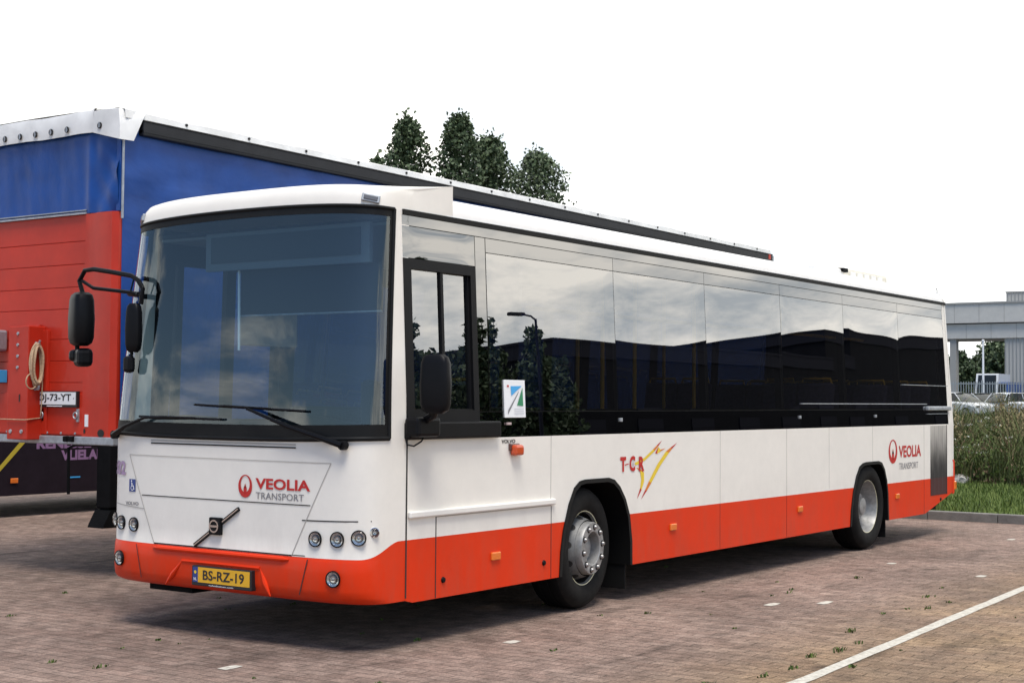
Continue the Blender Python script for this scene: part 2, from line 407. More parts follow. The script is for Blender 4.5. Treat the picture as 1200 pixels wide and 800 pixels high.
    inv = t.nodes.new('ShaderNodeMath'); inv.operation = 'SUBTRACT'; inv.inputs[0].default_value = 1; t.links.new(br.outputs['Fac'], inv.inputs[1])
    t.links.new(inv.outputs[0], ad.inputs[2])
    bp = t.nodes.new('ShaderNodeBump'); bp.inputs['Strength'].default_value = 1.0; bp.inputs['Distance'].default_value = .014
    t.links.new(ad.outputs[0], bp.inputs['Height']); t.links.new(bp.outputs[0], b.inputs['Normal'])
    return M
def mk_soil(name, c1, c2, scale, bump=.5):
    M, t, b = node_mat(name)
    c = t.nodes.new('ShaderNodeTexCoord')
    n = t.nodes.new('ShaderNodeTexNoise'); n.inputs['Scale'].default_value = scale; n.inputs['Detail'].default_value = 8; n.inputs['Roughness'].default_value = .7
    t.links.new(c.outputs['Object'], n.inputs['Vector'])
    cr_ = t.nodes.new('ShaderNodeValToRGB'); cr_.color_ramp.elements[0].color = (*c1, 1); cr_.color_ramp.elements[1].color = (*c2, 1)
    cr_.color_ramp.elements[0].position = .3; cr_.color_ramp.elements[1].position = .7
    t.links.new(n.outputs['Fac'], cr_.inputs[0]); t.links.new(cr_.outputs[0], b.inputs['Base Color'])
    b.inputs['Roughness'].default_value = .95; b.inputs['Specular IOR Level'].default_value = .2
    bp = t.nodes.new('ShaderNodeBump'); bp.inputs['Strength'].default_value = bump; bp.inputs['Distance'].default_value = .05
    t.links.new(n.outputs['Fac'], bp.inputs['Height']); t.links.new(bp.outputs[0], b.inputs['Normal'])
    return M
M_pave = mk_paving()
M_lawn = mk_soil('lawn', (.06, .095, .02), (.11, .15, .035), 9)
M_bank = mk_soil('bank_soil', (.03, .045, .015), (.07, .08, .03), 4)
M_asph = mk_soil('asphalt', (.045, .045, .045), (.075, .075, .072), 5, .2)
mb = MB(); S = 900
mb.poly([(-S, -S, -.15), (S, -S, -.15), (S, S, -.15), (-S, S, -.15)], M_asph)
struct(mb.build('ground'))
mb = MB()
mb.poly([(-60, -60, 0), (13.56, -60, 0), (13.56, 60, 0), (-60, 60, 0)], M_pave)
struct(mb.build('brick_parking_area'))
mb = MB()
mb.poly([(13.70, -60, -.004), (72, -60, -.004), (72, -37, -.004), (13.70, -37, -.004)], M_asph)
struct(mb.build('yard_pavement'))
M_kerb = mat('kerb_concrete', (.17, .16, .145), .85, var=.25, vscale=5, bump=.3)
mb = MB()
for i in range(-32, 60):
    y0 = i*1.0
    mb.box(13.56, 13.70, y0+.004, y0+.996, -.1, .125, M_kerb, .012)
struct(mb.build('kerb'))
def bank_z(x):
    if x < 19.5: return .11+.004*(x-13.7)
    t = min(1, (x-19.5)/8.0); t = t*t*(3-2*t)
    return .133+t*.65
mb = MB()
xs = [13.70, 14.5, 16, 17.5, 19, 20, 21, 22, 23, 24, 25, 26, 27, 28]
ys = [-32+i*2.0 for i in range(52)]
rows = [[(x, y, bank_z(x)+(.03*math.sin(y*1.3+x) if x > 14 else 0)) for y in ys] for x in xs]
mb.grid(rows, M_lawn, mfun=lambda a, b: M_lawn if xs[a] < 20 else M_bank)
struct(mb.build('grass_bank'))
mb = MB(); mb.poly([(28, -32, .783), (320, -32, .783), (320, 300, .783), (28, 300, .783)], M_asph)
mb.poly([(28, -32, .783), (28, -32, -.2), (320, -32, -.2), (320, -32, .783)], M_bank)
struct(mb.build('depot_yard'))
# painted line and worn white marker bricks
M_line = mk_soil('worn_white_paint', (.34, .31, .26), (.66, .63, .55), 22, .2)
mb = MB(); prev = None
pts = []
n = 70
for i in range(n+1):
    x = -6+i*18/n; y = -2.60+(x-.98)*.038
    pts.append((x, y))
rows = [[(x, y-.046+rnd.uniform(-.006, .006), .004) for x, y in pts], [(x, y+.046+rnd.uniform(-.006, .006), .004) for x, y in pts]]
mb.grid(rows, M_line, mfun=lambda a, b: M_line)
struct(mb.build('painted_line'))
mb = MB()
for (x, y) in [(4.028, -1.027), (4.398, -1.334), (7.108, -1.791), (11.173, -.889), (1.17, -.399), (7.645, -.693), (-.691, .436), (-2.2, 1.6)]:
    c_ = .095+rnd.uniform(-.03, .01)
    mb.poly([(x-c_, y-.036, .004), (x-c_*.3, y-.045, .004), (x+c_, y-.032, .004), (x+c_*.9, y+.03, .004), (x+c_*.2, y+.042, .004), (x-c_, y+.036, .004)], M_line)
struct(mb.build('white_marker_bricks'))

# ================================================================== BUS
bus = thing('city_bus', 'white and red city bus with dark wraparound glazing parked on the brick paving', 'bus', (6, 1.275, 0))
YC = 1.275
PW = 5.0; A0 = .48
def plan(d, A=A0, hw=1.275):
    d = min(abs(d)/hw, 1.0)
    return A*(1-(max(0, 1-d**PW))**(1/PW))
def th(z): return max(0., (z-1.4)*.07/1.5)
def prof(z):
    if z < 1.40: return 0.0
    if z < 3.05: return .16*((z-1.40)/1.65)**1.25
    return .16+(z-3.05)*.5
def FX(y, z):
    hw = 1.275-th(z)
    return plan(y-YC, A0-prof(z)*.35, hw)+prof(z)
NC = 96
_fine = []
for i_ in range(4001):
    t_ = -PI/2+PI*i_/4000; e_ = 2/PW
    _fine.append((math.copysign(abs(math.sin(t_))**e_, math.sin(t_)), 1-max(0., math.cos(t_))**e_))
_cum = [0.]
for (a0_, b0_), (a1_, b1_) in zip(_fine[:-1], _fine[1:]):
    # corners get three times the density of the nearly flat middle
    l_ = math.hypot((a1_-a0_)*1.275, (b1_-b0_)*A0)
    _cum.append(_cum[-1]+l_*(1 if max(abs(a0_), abs(a1_)) < .80 else 3))
TAB = []; j_ = 0
for i_ in range(NC+1):
    tg = _cum[-1]*i_/NC
    while j_ < 3999 and _cum[j_+1] < tg: j_ += 1
    f_ = min(1, max(0, (tg-_cum[j_])/max(1e-9, _cum[j_+1]-_cum[j_])))
    TAB.append((_fine[j_][0]*(1-f_)+_fine[j_+1][0]*f_, _fine[j_][1]*(1-f_)+_fine[j_+1][1]*f_))
tt = list(range(NC+1))
def colpt(t): return TAB[t]
def fpt(t, z, push=0.):
    a, b = colpt(t); hw = 1.275-th(z)
    return Vector((b*(A0-prof(z)*.35)+prof(z)-push, YC+a*hw, z))
def zb(t):  # bottom of windscreen
    d = abs(colpt(t)[0]); return 1.395+.018*min(1, d/.95)**2.2
def zt(t):
    d = abs(colpt(t)[0]); return 2.998-.040*d**2.2
rows = []; kind = []
low = [(.325, -.07), (.345, -.02), (.37, .004), (.42, .014), (.52, .016), (.595, .012), (.612, .004), (.622, .0)]
for z, push in low: rows.append([fpt(t, z, push*max(0, 1-colpt(t)[1])**.5) for t in tt]); kind.append('low')
for k in range(1, 7):
    rows.append([fpt(t, .622+(zb(t)-.622)*k/6) for t in tt]); kind.append('low')
i_ws0 = len(rows)-1
NW = 16
wsrows = [[fpt(t, zb(t)+(zt(t)-zb(t))*k/NW) for t in tt] for k in range(NW+1)]
caprows = []
QS = [0, .12, .25, .38, .48, .56, .66, .78, .9, 1.0]
for q in QS:
    r_ = []
    for t in tt:
        p0 = fpt(t, zt(t)); a = colpt(t)[0]; aa = abs(a)
        zf = 3.150-.045*aa**3; z1 = 3.15+.04*min(1, aa/.8)**2
        pf = Vector((p0.x+.10, YC+(p0.y-YC)*.985, zf)); p1 = Vector((1.07, YC+a*(1.275-.075), z1))
        if q <= .5:
            k_ = q/.5; an = k_*PI/2
            p_ = Vector((p0.x+.10*(1-math.cos(an))*.9, p0.y+(pf.y-p0.y)*k_, p0.z+(zf-p0.z)*math.sin(an)))
            pl_ = p_
        else:
            k_ = (q-.5)/.5; st_ = Vector((p0.x+.09, pf.y, zf)); p_ = st_+(p1-st_)*k_
        r_.append(p_)
    caprows.append(r_)
# columns inside the screen opening
iw0 = min(i for i in range(NC+1) if colpt(i)[1] < .66); iw1 = NC-iw0
body = MB()
body.grid(rows, PAINT)
body.grid(wsrows, None, mfun=lambda a, b: None if iw0 <= b < iw1 else PAINT)
body.grid(caprows, PAINT)
# cowl step behind the front roof
last = caprows[-1]
body.grid([last, [Vector((1.07, p.y, p.z-.20)) for p in last]], PAINT)
# ---- sides
FA = [(2.37, .305), (2.385, .50), (2.42, .66), (2.50, .86), (2.58, .985), (2.66, 1.035), (2.74, 1.045), (3.10, 1.045), (3.19, 1.025), (3.28, .965), (3.37, .86), (3.44, .72), (3.48, .50), (3.482, .305)]
RA = [(8.23, .305), (8.25, .48), (8.31, .68), (8.40, .85), (8.50, .955), (8.60, .99), (8.70, 1.0), (9.07, 1.0), (9.17, .98), (9.26, .90), (9.33, .77), (9.37, .62), (9.39, .305)]
XR = 11.66     # where the side ends and the rear corner starts
ZL = 1.40
def side_low(y, flip):
    outl = [(.478, .325), (.56, .305)]+FA+RA+[(10.63, .305), (XR, .52), (XR, ZL), (.478, ZL)]
    pts = [(x, y, z) for x, z in outl]
    body.poly(pts if not flip else pts[::-1], PAINT)
side_low(0.0, False); side_low(2.55, True)
def sy(z, right=False): return th(z) if not right else 2.55-th(z)
# gutter strip + roof edge
gx0, gx1 = .50, 11.60
for rgt in (False, True):
    def Y(d): return d if not rgt else 2.55-d
    prof_ = [(th(2.95), 2.967), (th(2.95)+.006, 3.0), (.09, 3.045), (.125, 3.085), (.20, 3.115), (.38, 3.14), (.8, 3.158), (1.275, 3.165)]
    body.grid([[(1.0, Y(d), z), (gx1-.05, Y(d), z)] for d, z in prof_], M_roof)
    body.box(gx0, gx1, Y(th(2.95)-.012), Y(th(2.95)+.02), 2.932, 2.968, M_rubber)
# front side band between cab pillar and cowl (white strip above gutter)
for rgt in (False, True):
    def Y(d): return d if not rgt else 2.55-d
    cc_ = [r[0 if not rgt else NC] for r in caprows]
    body.grid([[Vector((p.x, Y(.074), 2.958)) for p in cc_], cc_], PAINT)
# ---- rear end
def rpt(t, z):
    a, b = colpt(t); hw = 1.275-th(z)
    lean = .10*max(0, (z-1.4)/1.5)
    return Vector((11.82-lean-b*.17, YC+a*hw, z))
rz = [.52, .60, .80, 1.0, 1.40, 1.9, 2.4, 2.8, 2.95, 3.0]
body.grid([[rpt(t, z) for t in tt] for z in rz], PAINT)
body.grid([[rpt(t, 3.0) for t in tt], [Vector((rpt(t, 3.0).x-.04, YC+colpt(t)[0]*1.17, 3.07)) for t in tt], [Vector((rpt(t, 3.0).x-.14, YC+colpt(t)[0]*1.08, 3.12)) for t in tt], [Vector((11.3, YC+colpt(t)[0]*.9, 3.15)) for t in tt]], M_roof)
# white rear pillar between the glass band and the corner
for rgt in (False, True):
    body.poly([(11.52, sy(ZL, rgt), ZL), (XR, sy(ZL, rgt), ZL), (XR-.10, sy(2.95, rgt), 2.95), (11.46, sy(2.95, rgt), 2.95)], PAINT)
body.box(.6, 2.2, .06, 2.49, .31, .36, M_chas); body.box(3.6, 8.1, .06, 2.49, .31, .36, M_chas); body.box(9.5, 11.2, .06, 2.49, .33, .38, M_chas); body.box(2.2, 11.0, .70, 1.85, .32, .37, M_chas)
# ---- panel seams on the side: fine strips 2 mm proud
M_redseam = mat('panel_seam_red', (.22, .010, .004), .7)
def vseam(x, z0, z1, w_=.007, m_=M_gap, y=-.002):
    if m_ is M_faint and z0 < .72:
        body.box(x-w_/2, x+w_/2, y, .004, z0, .728, M_redseam); z0 = .728
    body.box(x-w_/2, x+w_/2, y, .004, z0, z1, m_)
vseam(.488, .34, 1.40, .014)
vseam(.813, .31, .866, .009); vseam(2.256, .31, .86, .006)
vseam(2.248, .90, 1.40, .005, M_faint); vseam(5.10, .31, 1.40, .004, M_faint); vseam(6.57, .31, 1.40, .006, M_faint); vseam(7.65, .75, 1.4, .004, M_faint); vseam(8.9, 1.0, 1.4, .004, M_faint); vseam(10.60, .31, 1.40, .006, M_faint)
body.box(.813, 2.256, -.002, .004, .862, .869, M_faint)
body.box(.50, 2.29, -.028, .004, .872, .918, M_white, .010)
# black locks on the skirt
for x, z in [(.898, .425), (2.156, .434), (11.2, .455)]:
    body.lathe([(0, .012), (.018, .010), (.022, 0)], M_black, Matrix.Translation((x, -.001, z)) @ Matrix.Rotation(PI/2, 4, 'X'), 14)
# ---- seams on the front
def fp(y, z, push=.003): return Vector((FX(y, z)-push, y, z))
def fseam(path, w_=.008, m_=M_gap, pu=.003):
    for (y0, z0), (y1, z1) in zip(path[:-1], path[1:]):
        dx, dz = y1-y0, z1-z0; l = math.hypot(dx, dz); nx, nz = -dz/l*w_/2, dx/l*w_/2
        k = max(1, int(l/.06))
        body.grid([[fp(y0+dx*i/k+nx, z0+dz*i/k+nz, pu) for i in range(k+1)], [fp(y0+dx*i/k-nx, z0+dz*i/k-nz, pu) for i in range(k+1)]], m_)
fseam([(2.235, 1.254), (.27, 1.249)], .005, M_faint)
fseam([(2.235, 1.254), (1.935, .630)], .006, M_faint); fseam([(.27, 1.249), (.585, .630)], .006, M_faint)
fseam([(2.08, .966), (.43, .966)], .007)
fseam([(1.935, .628), (.585, .628)], .010)  # dark strip painted in for the shadow line under the overhanging nose panel
fseam([(.50, .866), (.03, .873)], .008); fseam([(2.05, .868), (2.45, .89)], .007, M_faint)
fseam([(.435, .612), (.50, .375)], .008, M_gap, .0185); fseam([(2.115, .612), (2.05, .375)], .008, M_gap, .0185)
fseam([(.47, .632), (.585, .632)], .006)
# vent slot below the screen
for dz in (0, .02): body.grid([[fp(.56+.05*i*.57, 1.340+dz, .004) for i in range(51)], [fp(.56+.05*i*.57, 1.350+dz, .004) for i in range(51)]], M_gap if dz == 0 else M_faint)
# bumper: ledge under the nose panel and slanted ribs beside the plate
lip = [(FX(y, .61)-.016, y, .600) for y in [.60+1.33*i/24 for i in range(25)]]
body.tube(lip, [.004]+[.017]*23+[.004], M_red, 8)
for ya, yb in ((.76, .86), (1.79, 1.62)):
    body.tube([(-.014, ya, .345), (-.016, (ya+yb)/2, .43), (-.012, yb, .525)], [.004, .020, .004], M_red, 8)
body.tube([(-.014, .86, .525), (-.014, 1.62, .525)], .012, M_red, 8)
busbody = body.build('body', bus)

# ---- wheel arch rims and liners
for (ARC, cx) in ((FA, 2.93), (RA, 8.81)):
    for y_, o_ in ((0, -.008), (2.55, 2.558)):
        mb = MB()
        inn = []
        for x, z in ARC:
            dx, dz = cx-x, .45-z; l = math.hypot(dx, dz); inn.append((x+dx/l*.035, z+dz/l*.035 if z > .31 else z))
        s_ = -1 if y_ == 0 else 1
        yo = y_+s_*.010
        deep = y_-s_*.55
        rows = [[(x, y_+s_*.001, z) for x, z in ARC], [(x, yo, z) for x, z in ARC], [(x, yo, z) for x, z in inn], [(x, deep, z) for x, z in inn]]
        mb.grid(rows, M_rubber, mfun=lambda a, b: M_rubber if a < 2 else M_gap2)
        mb.poly([(x, deep, z) for x, z in inn], M_gap2)
        mb.build('wheel_arch', bus)
# ---- wheels
def make_wheel(x, y, steer, front, side):
    """side=-1: outer face towards -y"""
    org = Vector((x, y, .49))
    T0 = Matrix.Translation(org) @ Matrix.Rotation(steer, 4, 'Z') @ Matrix.Rotation(PI/2 if side < 0 else -PI/2, 4, 'X')   # local z points outwards
    t = MB()
    wdt = .29 if front else .62
    tp = [(.29, -.005), (.315, .020), (.36, .032), (.42, .030), (.455, .012), (.478, -.02), (.487, -.05), (.4875, -.09), (.481, -.095), (.481, -.105), (.4875, -.11), (.4875, -.17), (.481, -.175), (.481, -.185), (.487, -.19), (.485, -.235), (.46, -.27), (.40, -.285)]
    tp += [(.29, -.28)]
    t.lathe(tp, M_tyre, T0, 56, [M_tyre if q_[0] < .46 and q_[1] > -.04 else M_chas for q_ in tp])  # tread and inner wall black: the shade under the body put into the colour
    for k in range(3):   # raised rings on the sidewall
        pass
    wh = t.build('wheel', bus, origin=org)
    r_ = MB()
    if front:
        pr = [(.296, -.004), (.300, .004), (.292, .002), (.284, -.02), (.274, -.065), (.266, -.085), (.256, -.055), (.236, .0), (.224, .030), (.214, .026), (.211, .045), (.210, .074), (.204, .083), (.136, .085), (.130, .080), (.126, .0), (.110, -.01), (.095, .015), (.070, .030), (.0, .034)]
        ms_ = [M_pin, M_pin, M_cone, M_chas, M_chas, M_cone, M_cone, M_cone, M_chas]+[M_rim]*20  # black well and groove: shade of the recesses put into the colour
        r_.lathe(pr, M_rim, T0, 56, ms_)
        for k in range(10):
            a = 2*PI*k/10+.15
            T = T0 @ Matrix.Translation((.171*math.cos(a), .171*math.sin(a), .0845))
            r_.lathe([(.026, 0), (.026, .003), (.018, .004), (.017, .014), (.011, .022), (0, .024)], M_nut, T, 12, [M_black, M_black, M_nut, M_nut, M_nut])
        for k in range(10):
            a = 2*PI*(k+.5)/10+.15
            # hand hole on the cone
            n_ = Vector((.060, 0, .034)).normalized()
            T = T0 @ Matrix.Rotation(a, 4, 'Z') @ Matrix.Translation((.228, 0, -.016)) @ Matrix.Rotation(math.atan2(.058, .030)*-1+PI/2+1.05, 4, 'Y')
            c0 = T0 @ Matrix.Rotation(a, 4, 'Z')
            ring = []
            for q in range(16):
                u = 2*PI*q/16; rr = .247+.013*math.cos(u); tn = .030*math.sin(u)
                zz = -.055+(.256-rr)*2.75 +.004
                ring.append(c0 @ Vector((rr, tn, zz)))
            r_.poly(ring, M_gap)
    else:
        pr = [(.296, -.004), (.300, .004), (.292, .002), (.284, -.02), (.272, -.08), (.255, -.12), (.235, -.18), (.20, -.20), (.165, -.20), (.160, -.12), (.145, -.10), (.10, -.10), (.095, -.05), (.06, -.04), (0, -.04)]
        ms_ = [M_pin, M_pin]+[M_rim]*20
        r_.lathe(pr, M_rim, T0, 56, ms_)
        for k in range(10):
            a = 2*PI*k/10
            T = T0 @ Matrix.Translation((.182*math.cos(a), .182*math.sin(a), -.20))
            r_.lathe([(.018, 0), (.017, .03), (0, .034)], M_nut, T, 10)
    rim = r_.build('rim', wh)
    return wh
make_wheel(2.845, .075, R(6), True, -1)
make_wheel(8.875, .055, 0, False, -1)
make_wheel(2.845, 2.475, R(6), True, 1)
make_wheel(8.875, 2.495, 0, False, 1)
for x, y in ((3.46, .05), (9.42, .05), (3.46, 2.2), (9.42, 2.0)):
    mb = MB(); mb.box(x, x+.012, y, y+.34, .10, .52, M_rubber, .004); mb.build('mud_flap', bus)
# axle, underbody boxes
mb = MB(); mb.tube([(2.845, .3, .46), (2.845, 2.25, .46)], .06, M_chas); mb.tube([(8.875, .5, .46), (8.875, 2.05, .46)], .09, M_chas)
mb.box(3.6, 8.0, .5, 2.05, .20, .31, M_chas); mb.box(9.5, 11.3, .4, 2.1, .25, .42, M_chas); mb.box(.6, 2.2, .6, 1.95, .24, .31, M_chas)
mb.box(.16, .40, 1.7, 2.15, .27, .33, M_chas); mb.box(7.55, 8.15, .6, 2.35, .17, .31, M_chas)  # last box added to black out the far wheel, in place of shade
mb.build('underbody', bus)

# ---- windscreen
frm = MB(); gls = MB()
nb = 1
def ws_m(a, b):
    return None
def cellkind(a, b):
    if b < iw0 or b >= iw1: return 0
    if b < iw0+1 or b >= iw1-1 or a < 1 or a >= NW: return 1
    return 2
push = lambda rws, d: [[p+Vector((-d, 0, 0)) for p in r] for r in rws]
# denser edge rows so the rubber keeps an even width
ks = [0, .030, .06]+[.06+(.965-.06)*i/14 for i in range(1, 15)]+[.983, 1.0]
wr = [[fpt(t, zb(t)+(zt(t)-zb(t))*k) for t in tt] for k in ks]
nr = len(ks)-1
frm.grid(push(wr, .006), None, mfun=lambda a, b: M_rubber if (iw0 <= b < iw1 and (b < iw0+2 or b >= iw1-2 or a < 2 or a >= nr-2)) else None)
gls.grid(push(wr, .002), None, mfun=lambda a, b: M_ws if (iw0+2 <= b < iw1-2 and 2 <= a < nr-2) else None)
ws = gls.build('windscreen', bus, angle=80)
frm.tube([p+Vector((-.006, 0, -.0)) for p in wr[0][iw0:iw1+1]], .016, M_rubber, 8)
frm.tube([p+Vector((-.004, 0, 0)) for p in wr[-1][iw0:iw1+1]], .013, M_rubber, 8)
frm.tube([r[iw0]+Vector((-.004, 0, 0)) for r in wr], .014, M_rubber, 8)
frm.tube([r[iw1]+Vector((-.004, 0, 0)) for r in wr], .014, M_rubber, 8)
frm.build('windscreen_seal', ws, angle=60)

# ---- glazing along the camera side
def side_panel(name, x0, x1, z0, z1, m_, off=0., parent=bus, bulge=0., tilt=0., right=False, nx=14, nz=8):
    mb = MB(); rws = []
    for j in range(nz+1):
        z = z0+(z1-z0)*j/nz; r_ = []
        for i in range(nx+1):
            u = i/nx; x = x0+(x1-x0)*u; v = j/nz
            bl = bulge*(1-(2*u-1)**4)*(1-(2*v-1)**4)+tilt*(u-.5)
            y = sy(z, right)+(off-bl)*(-1 if right else 1)
            r_.append((x, y, z))
        rws.append(r_)
    mb.grid(rws, m_)
    return mb.build(name, parent, angle=80)
PX = [1.455, 3.26, 4.89, 6.53, 8.17, 9.85, 11.50]
g = .006
side_panel('glazing_band', 1.322, 11.50, 1.40, 1.585, M_blackgloss, 0.0)          # lower band
side_panel('glazing_band', .492, 11.48, 2.862, 2.932, M_blackgloss, 0.0)           # upper strip
side_panel('glazing_band', .492, 1.318, 2.640, 2.856, M_blackgloss, 0.0, bulge=.002)
side_panel('glazing_band', 1.325, 1.448, 1.591, 2.856, M_blackgloss, 0.0)
tl = [.002, -.001, .002, -.002, .003, -.003]
for i in range(6):
    a, b = PX[i]+g/2, PX[i+1]-g/2
    side_panel('glazing_band', a, b, 2.753, 2.856, M_blackgloss, 0.0, tilt=tl[i])
    side_panel('window', a, b, 1.591, 2.747, M_side_glass, 0.0, bulge=[.0012, .0016, .0010, .0022, .0030, -.0015][i], tilt=tl[i]*.5, nx=28, nz=20)
back = MB()    # black backing that shows in the joints, and the window posts behind the glass
def post(x0, x1, z0, z1, o0, o1):
    P = [(x, sy(z)+o, z) for z in (z0, z1) for o in (o0, o1) for x in (x0, x1)]
    i = len(back.v); back.v += P; k = back.mid(M_black)
    for q in ((0, 2, 3, 1), (4, 5, 7, 6), (0, 1, 5, 4), (2, 6, 7, 3), (0, 4, 6, 2), (1, 3, 7, 5)): back.f.append(tuple(i+j for j in q)); back.mi.append(k)
for x in PX: post(x-.03, x+.03, 1.42, 2.93, .012, .08)
post(1.30, 1.46, 1.42, 2.9, .03, .09)
for z in (1.588, 2.750, 2.859):
    back.box(.5, 11.48, sy(z)+.004, sy(z)+.03, z-.02, z+.02, M_rubber)
back.box(.5, 11.48, .11, .13, 2.75, 2.95, M_int); back.box(.5, 11.5, .03, .06, 1.38, 1.585, M_int)
back.build('window_post', bus)
mb = MB(); mb.box(6.95, 10.70, -.006, .02, 1.650, 1.660, M_galv); mb.box(9.91, 11.50, .0, .03, 1.882, 1.890, M_galv); mb.build('window_trim', bus)
mb = MB(); mb.box(10.70, 11.56, -.03, .02, 1.575, 1.628, M_galv, .012); mb.box(10.72, 11.52, -.008, .02, 1.53, 1.537, M_galv); mb.build('drip_rail', bus)
# clips at the window feet
mb = MB()
for x in (3.30, 6.9, 9.0): mb = MB(); mb.box(x-.017, x+.017, -.008, .01, 1.50, 1.53, M_galv, .003); mb.build('window_clip', bus)
# cab window with frame
cw = MB()
zf = [(1.40, 2.635)]
def ybar(x0, x1, z0, z1, o0=-.006, o1=.05):
    pts = []
    for z in (z0, z1):
        for y in (sy(z)+o0, sy(z)+o1):
            for x in (x0, x1): pts.append((x, y, z))
    i = len(cw.v); cw.v += pts; k = cw.mid(M_black)
    for q in ((0, 2, 3, 1), (4, 5, 7, 6), (0, 1, 5, 4), (2, 6, 7, 3), (0, 4, 6, 2), (1, 3, 7, 5)): cw.f.append(tuple(i+j for j in q)); cw.mi.append(k)
ybar(.492, .575, 1.40, 2.635); ybar(1.255, 1.318, 1.40, 2.635); ybar(.575, 1.255, 2.565, 2.635); ybar(.575, 1.255, 1.40, 1.60)
ybar(.905, .935, 1.60, 2.565, .0, .03)
ybar(.575, .590, 1.60, 2.565, .006, .03); ybar(1.235, 1.255, 1.60, 2.565, .01, .05)
cf = cw.build('cab_window_frame', bus)
side_panel('pane', .588, .912, 1.60, 2.567, M_side_glass, .016, cf)
side_panel('pane', .925, 1.245, 1.60, 2.567, M_side_glass, .028, cf)

# far side of the bus: doors and windows seen through the windscreen
def rbar(mb, x0, x1, z0, z1, m_=M_black):
    pts = []
    for z in (z0, z1):
        for y in (sy(z, True)+.002, sy(z, True)-.05):
            for x in (x0, x1): pts.append((x, y, z))
    i = len(mb.v); mb.v += pts; k = mb.mid(m_)
    for q in ((0, 2, 3, 1), (4, 5, 7, 6), (0, 1, 5, 4), (2, 6, 7, 3), (0, 4, 6, 2), (1, 3, 7, 5)): mb.f.append(tuple(i+j for j in q)); mb.mi.append(k)
mb = MB()
for a, b in ((.48, .62), (1.83, 2.0), (3.3, 3.42), (5.1, 5.25), (6.6, 6.75), (8.2, 8.3), (9.8, 9.9), (11.4, 11.5)): rbar(mb, a, b, 1.40, 2.93)
rbar(mb, .48, 11.5, 2.70, 2.93)
rbar(mb, .60, 11.5, 1.40, 1.50)
mb.build('window_post', bus)
for a, b in ((2.0, 3.3), (3.42, 5.1), (5.25, 6.6), (6.75, 8.2), (8.3, 9.8), (9.9, 11.4)):
    side_panel('window', a, b, 1.50, 2.70, M_clear2, .01, right=True, nx=2, nz=2)
for a, b in ((.62, 1.83), (5.25, 6.6)):
    mb = MB(); rbar(mb, a+.03, a+.09, .42, 2.70); rbar(mb, b-.09, b-.03, .42, 2.70); rbar(mb, (a+b)/2-.05, (a+b)/2+.05, .42, 2.70); rbar(mb, a+.09, b-.09, .42, .5); 
    d = mb.build('passenger_door', bus); 
side_panel('door_glass', .71, 1.74, 1.50, 2.70, M_clear, .02, right=True, nx=2, nz=2)
# rear window
mb = MB(); mb.grid([[rpt(t, z)+Vector((.004, 0, 0)) for t in tt[26:-26]] for z in (1.6, 2.0, 2.4, 2.75)], M_blackgloss); mb.build('rear_window', bus)
mb = MB()
for y0 in (.06, 2.31): mb = MB(); mb.box(11.80, 11.85, y0, y0+.18, .95, 1.4, M_dkorange, .01); mb.build('tail_lamp', bus)
mb = MB(); mb.grid([[rpt(t, z)+Vector((p, 0, 0)) for t in tt] for z, p in ((.50, .0), (.52, .035), (.60, .045), (.90, .045), (.935, .02), (.94, 0))], M_red); mb.build('rear_bumper', bus)

# ---- interior
mb = MB()
mb.box(.45, 11.3, .14, 2.41, 2.86, 2.88, M_ceil); mb.box(.5, 11.4, .70, 1.85, .37, .40, M_intgrey); mb.box(3.7, 8.0, .08, 2.47, .37, .40, M_intgrey); mb.box(.5, 2.1, .08, 2.47, .37, .40, M_intgrey)
mb.box(.5, 11.4, .075, .09, 1.08, 1.39, M_int); mb.box(1.9, 11.4, 2.455, 2.47, 1.08, 1.39, M_intgrey); mb.box(11.35, 11.38, .1, 2.45, .40, 2.9, M_int)
mb.build('cabin_lining', bus)
mb = MB()
ny = 24
def dash_row(inset, z): return [Vector((FX(.16+2.2*i/ny, max(z, 1.0))+inset, .16+2.2*i/ny, z)) for i in range(ny+1)]
def dz(y): return .035*math.exp(-((y-1.75)/.30)**2)+.05*math.exp(-((y-.62)/.22)**2)
def dash2(inset, z): return [Vector((FX(.16+2.2*i/ny, 1.5)+inset, .16+2.2*i/ny, z+dz(.16+2.2*i/ny)*(z > 1.4))) for i in range(ny+1)]
mb.grid([dash_row(.03, .7), dash_row(.035, 1.36), dash2(.05, 1.47), dash2(.14, 1.515), dash2(.36, 1.50), dash2(.44, 1.40), dash_row(.46, .7)], M_black)
mb.box(.30, .58, .38, .98, 1.40, 1.62, M_black, .06); mb.box(.22, .34, .10, .20, 1.45, 1.80, M_black, .03)
mb.tube([(.10, 1.9, 1.475), (.12, 1.5, 1.50), (.13, 1.2, 1.48)], .03, M_black)
mb.build('dashboard', bus)
mb = MB()
Ts = Matrix.Translation((.86, .68, 1.50)) @ Matrix.Rotation(R(-28), 4, 'Y')
ring = [Ts @ Vector((.23*math.cos(a), .23*math.sin(a), 0)) for a in [2*PI*i/32 for i in range(33)]]
mb.tube(ring, .014, M_black, 8, False)
for a in (.5, 2.6, 4.7): mb.tube([Ts @ Vector((0, 0, -.02)), Ts @ Vector((.22*math.cos(a), .22*math.sin(a), 0))], .012, M_black, 6)
mb.tube([Ts @ Vector((0, 0, -.02)), (.62, .68, 1.0)], .04, M_black)
mb.build('steering_wheel', bus)
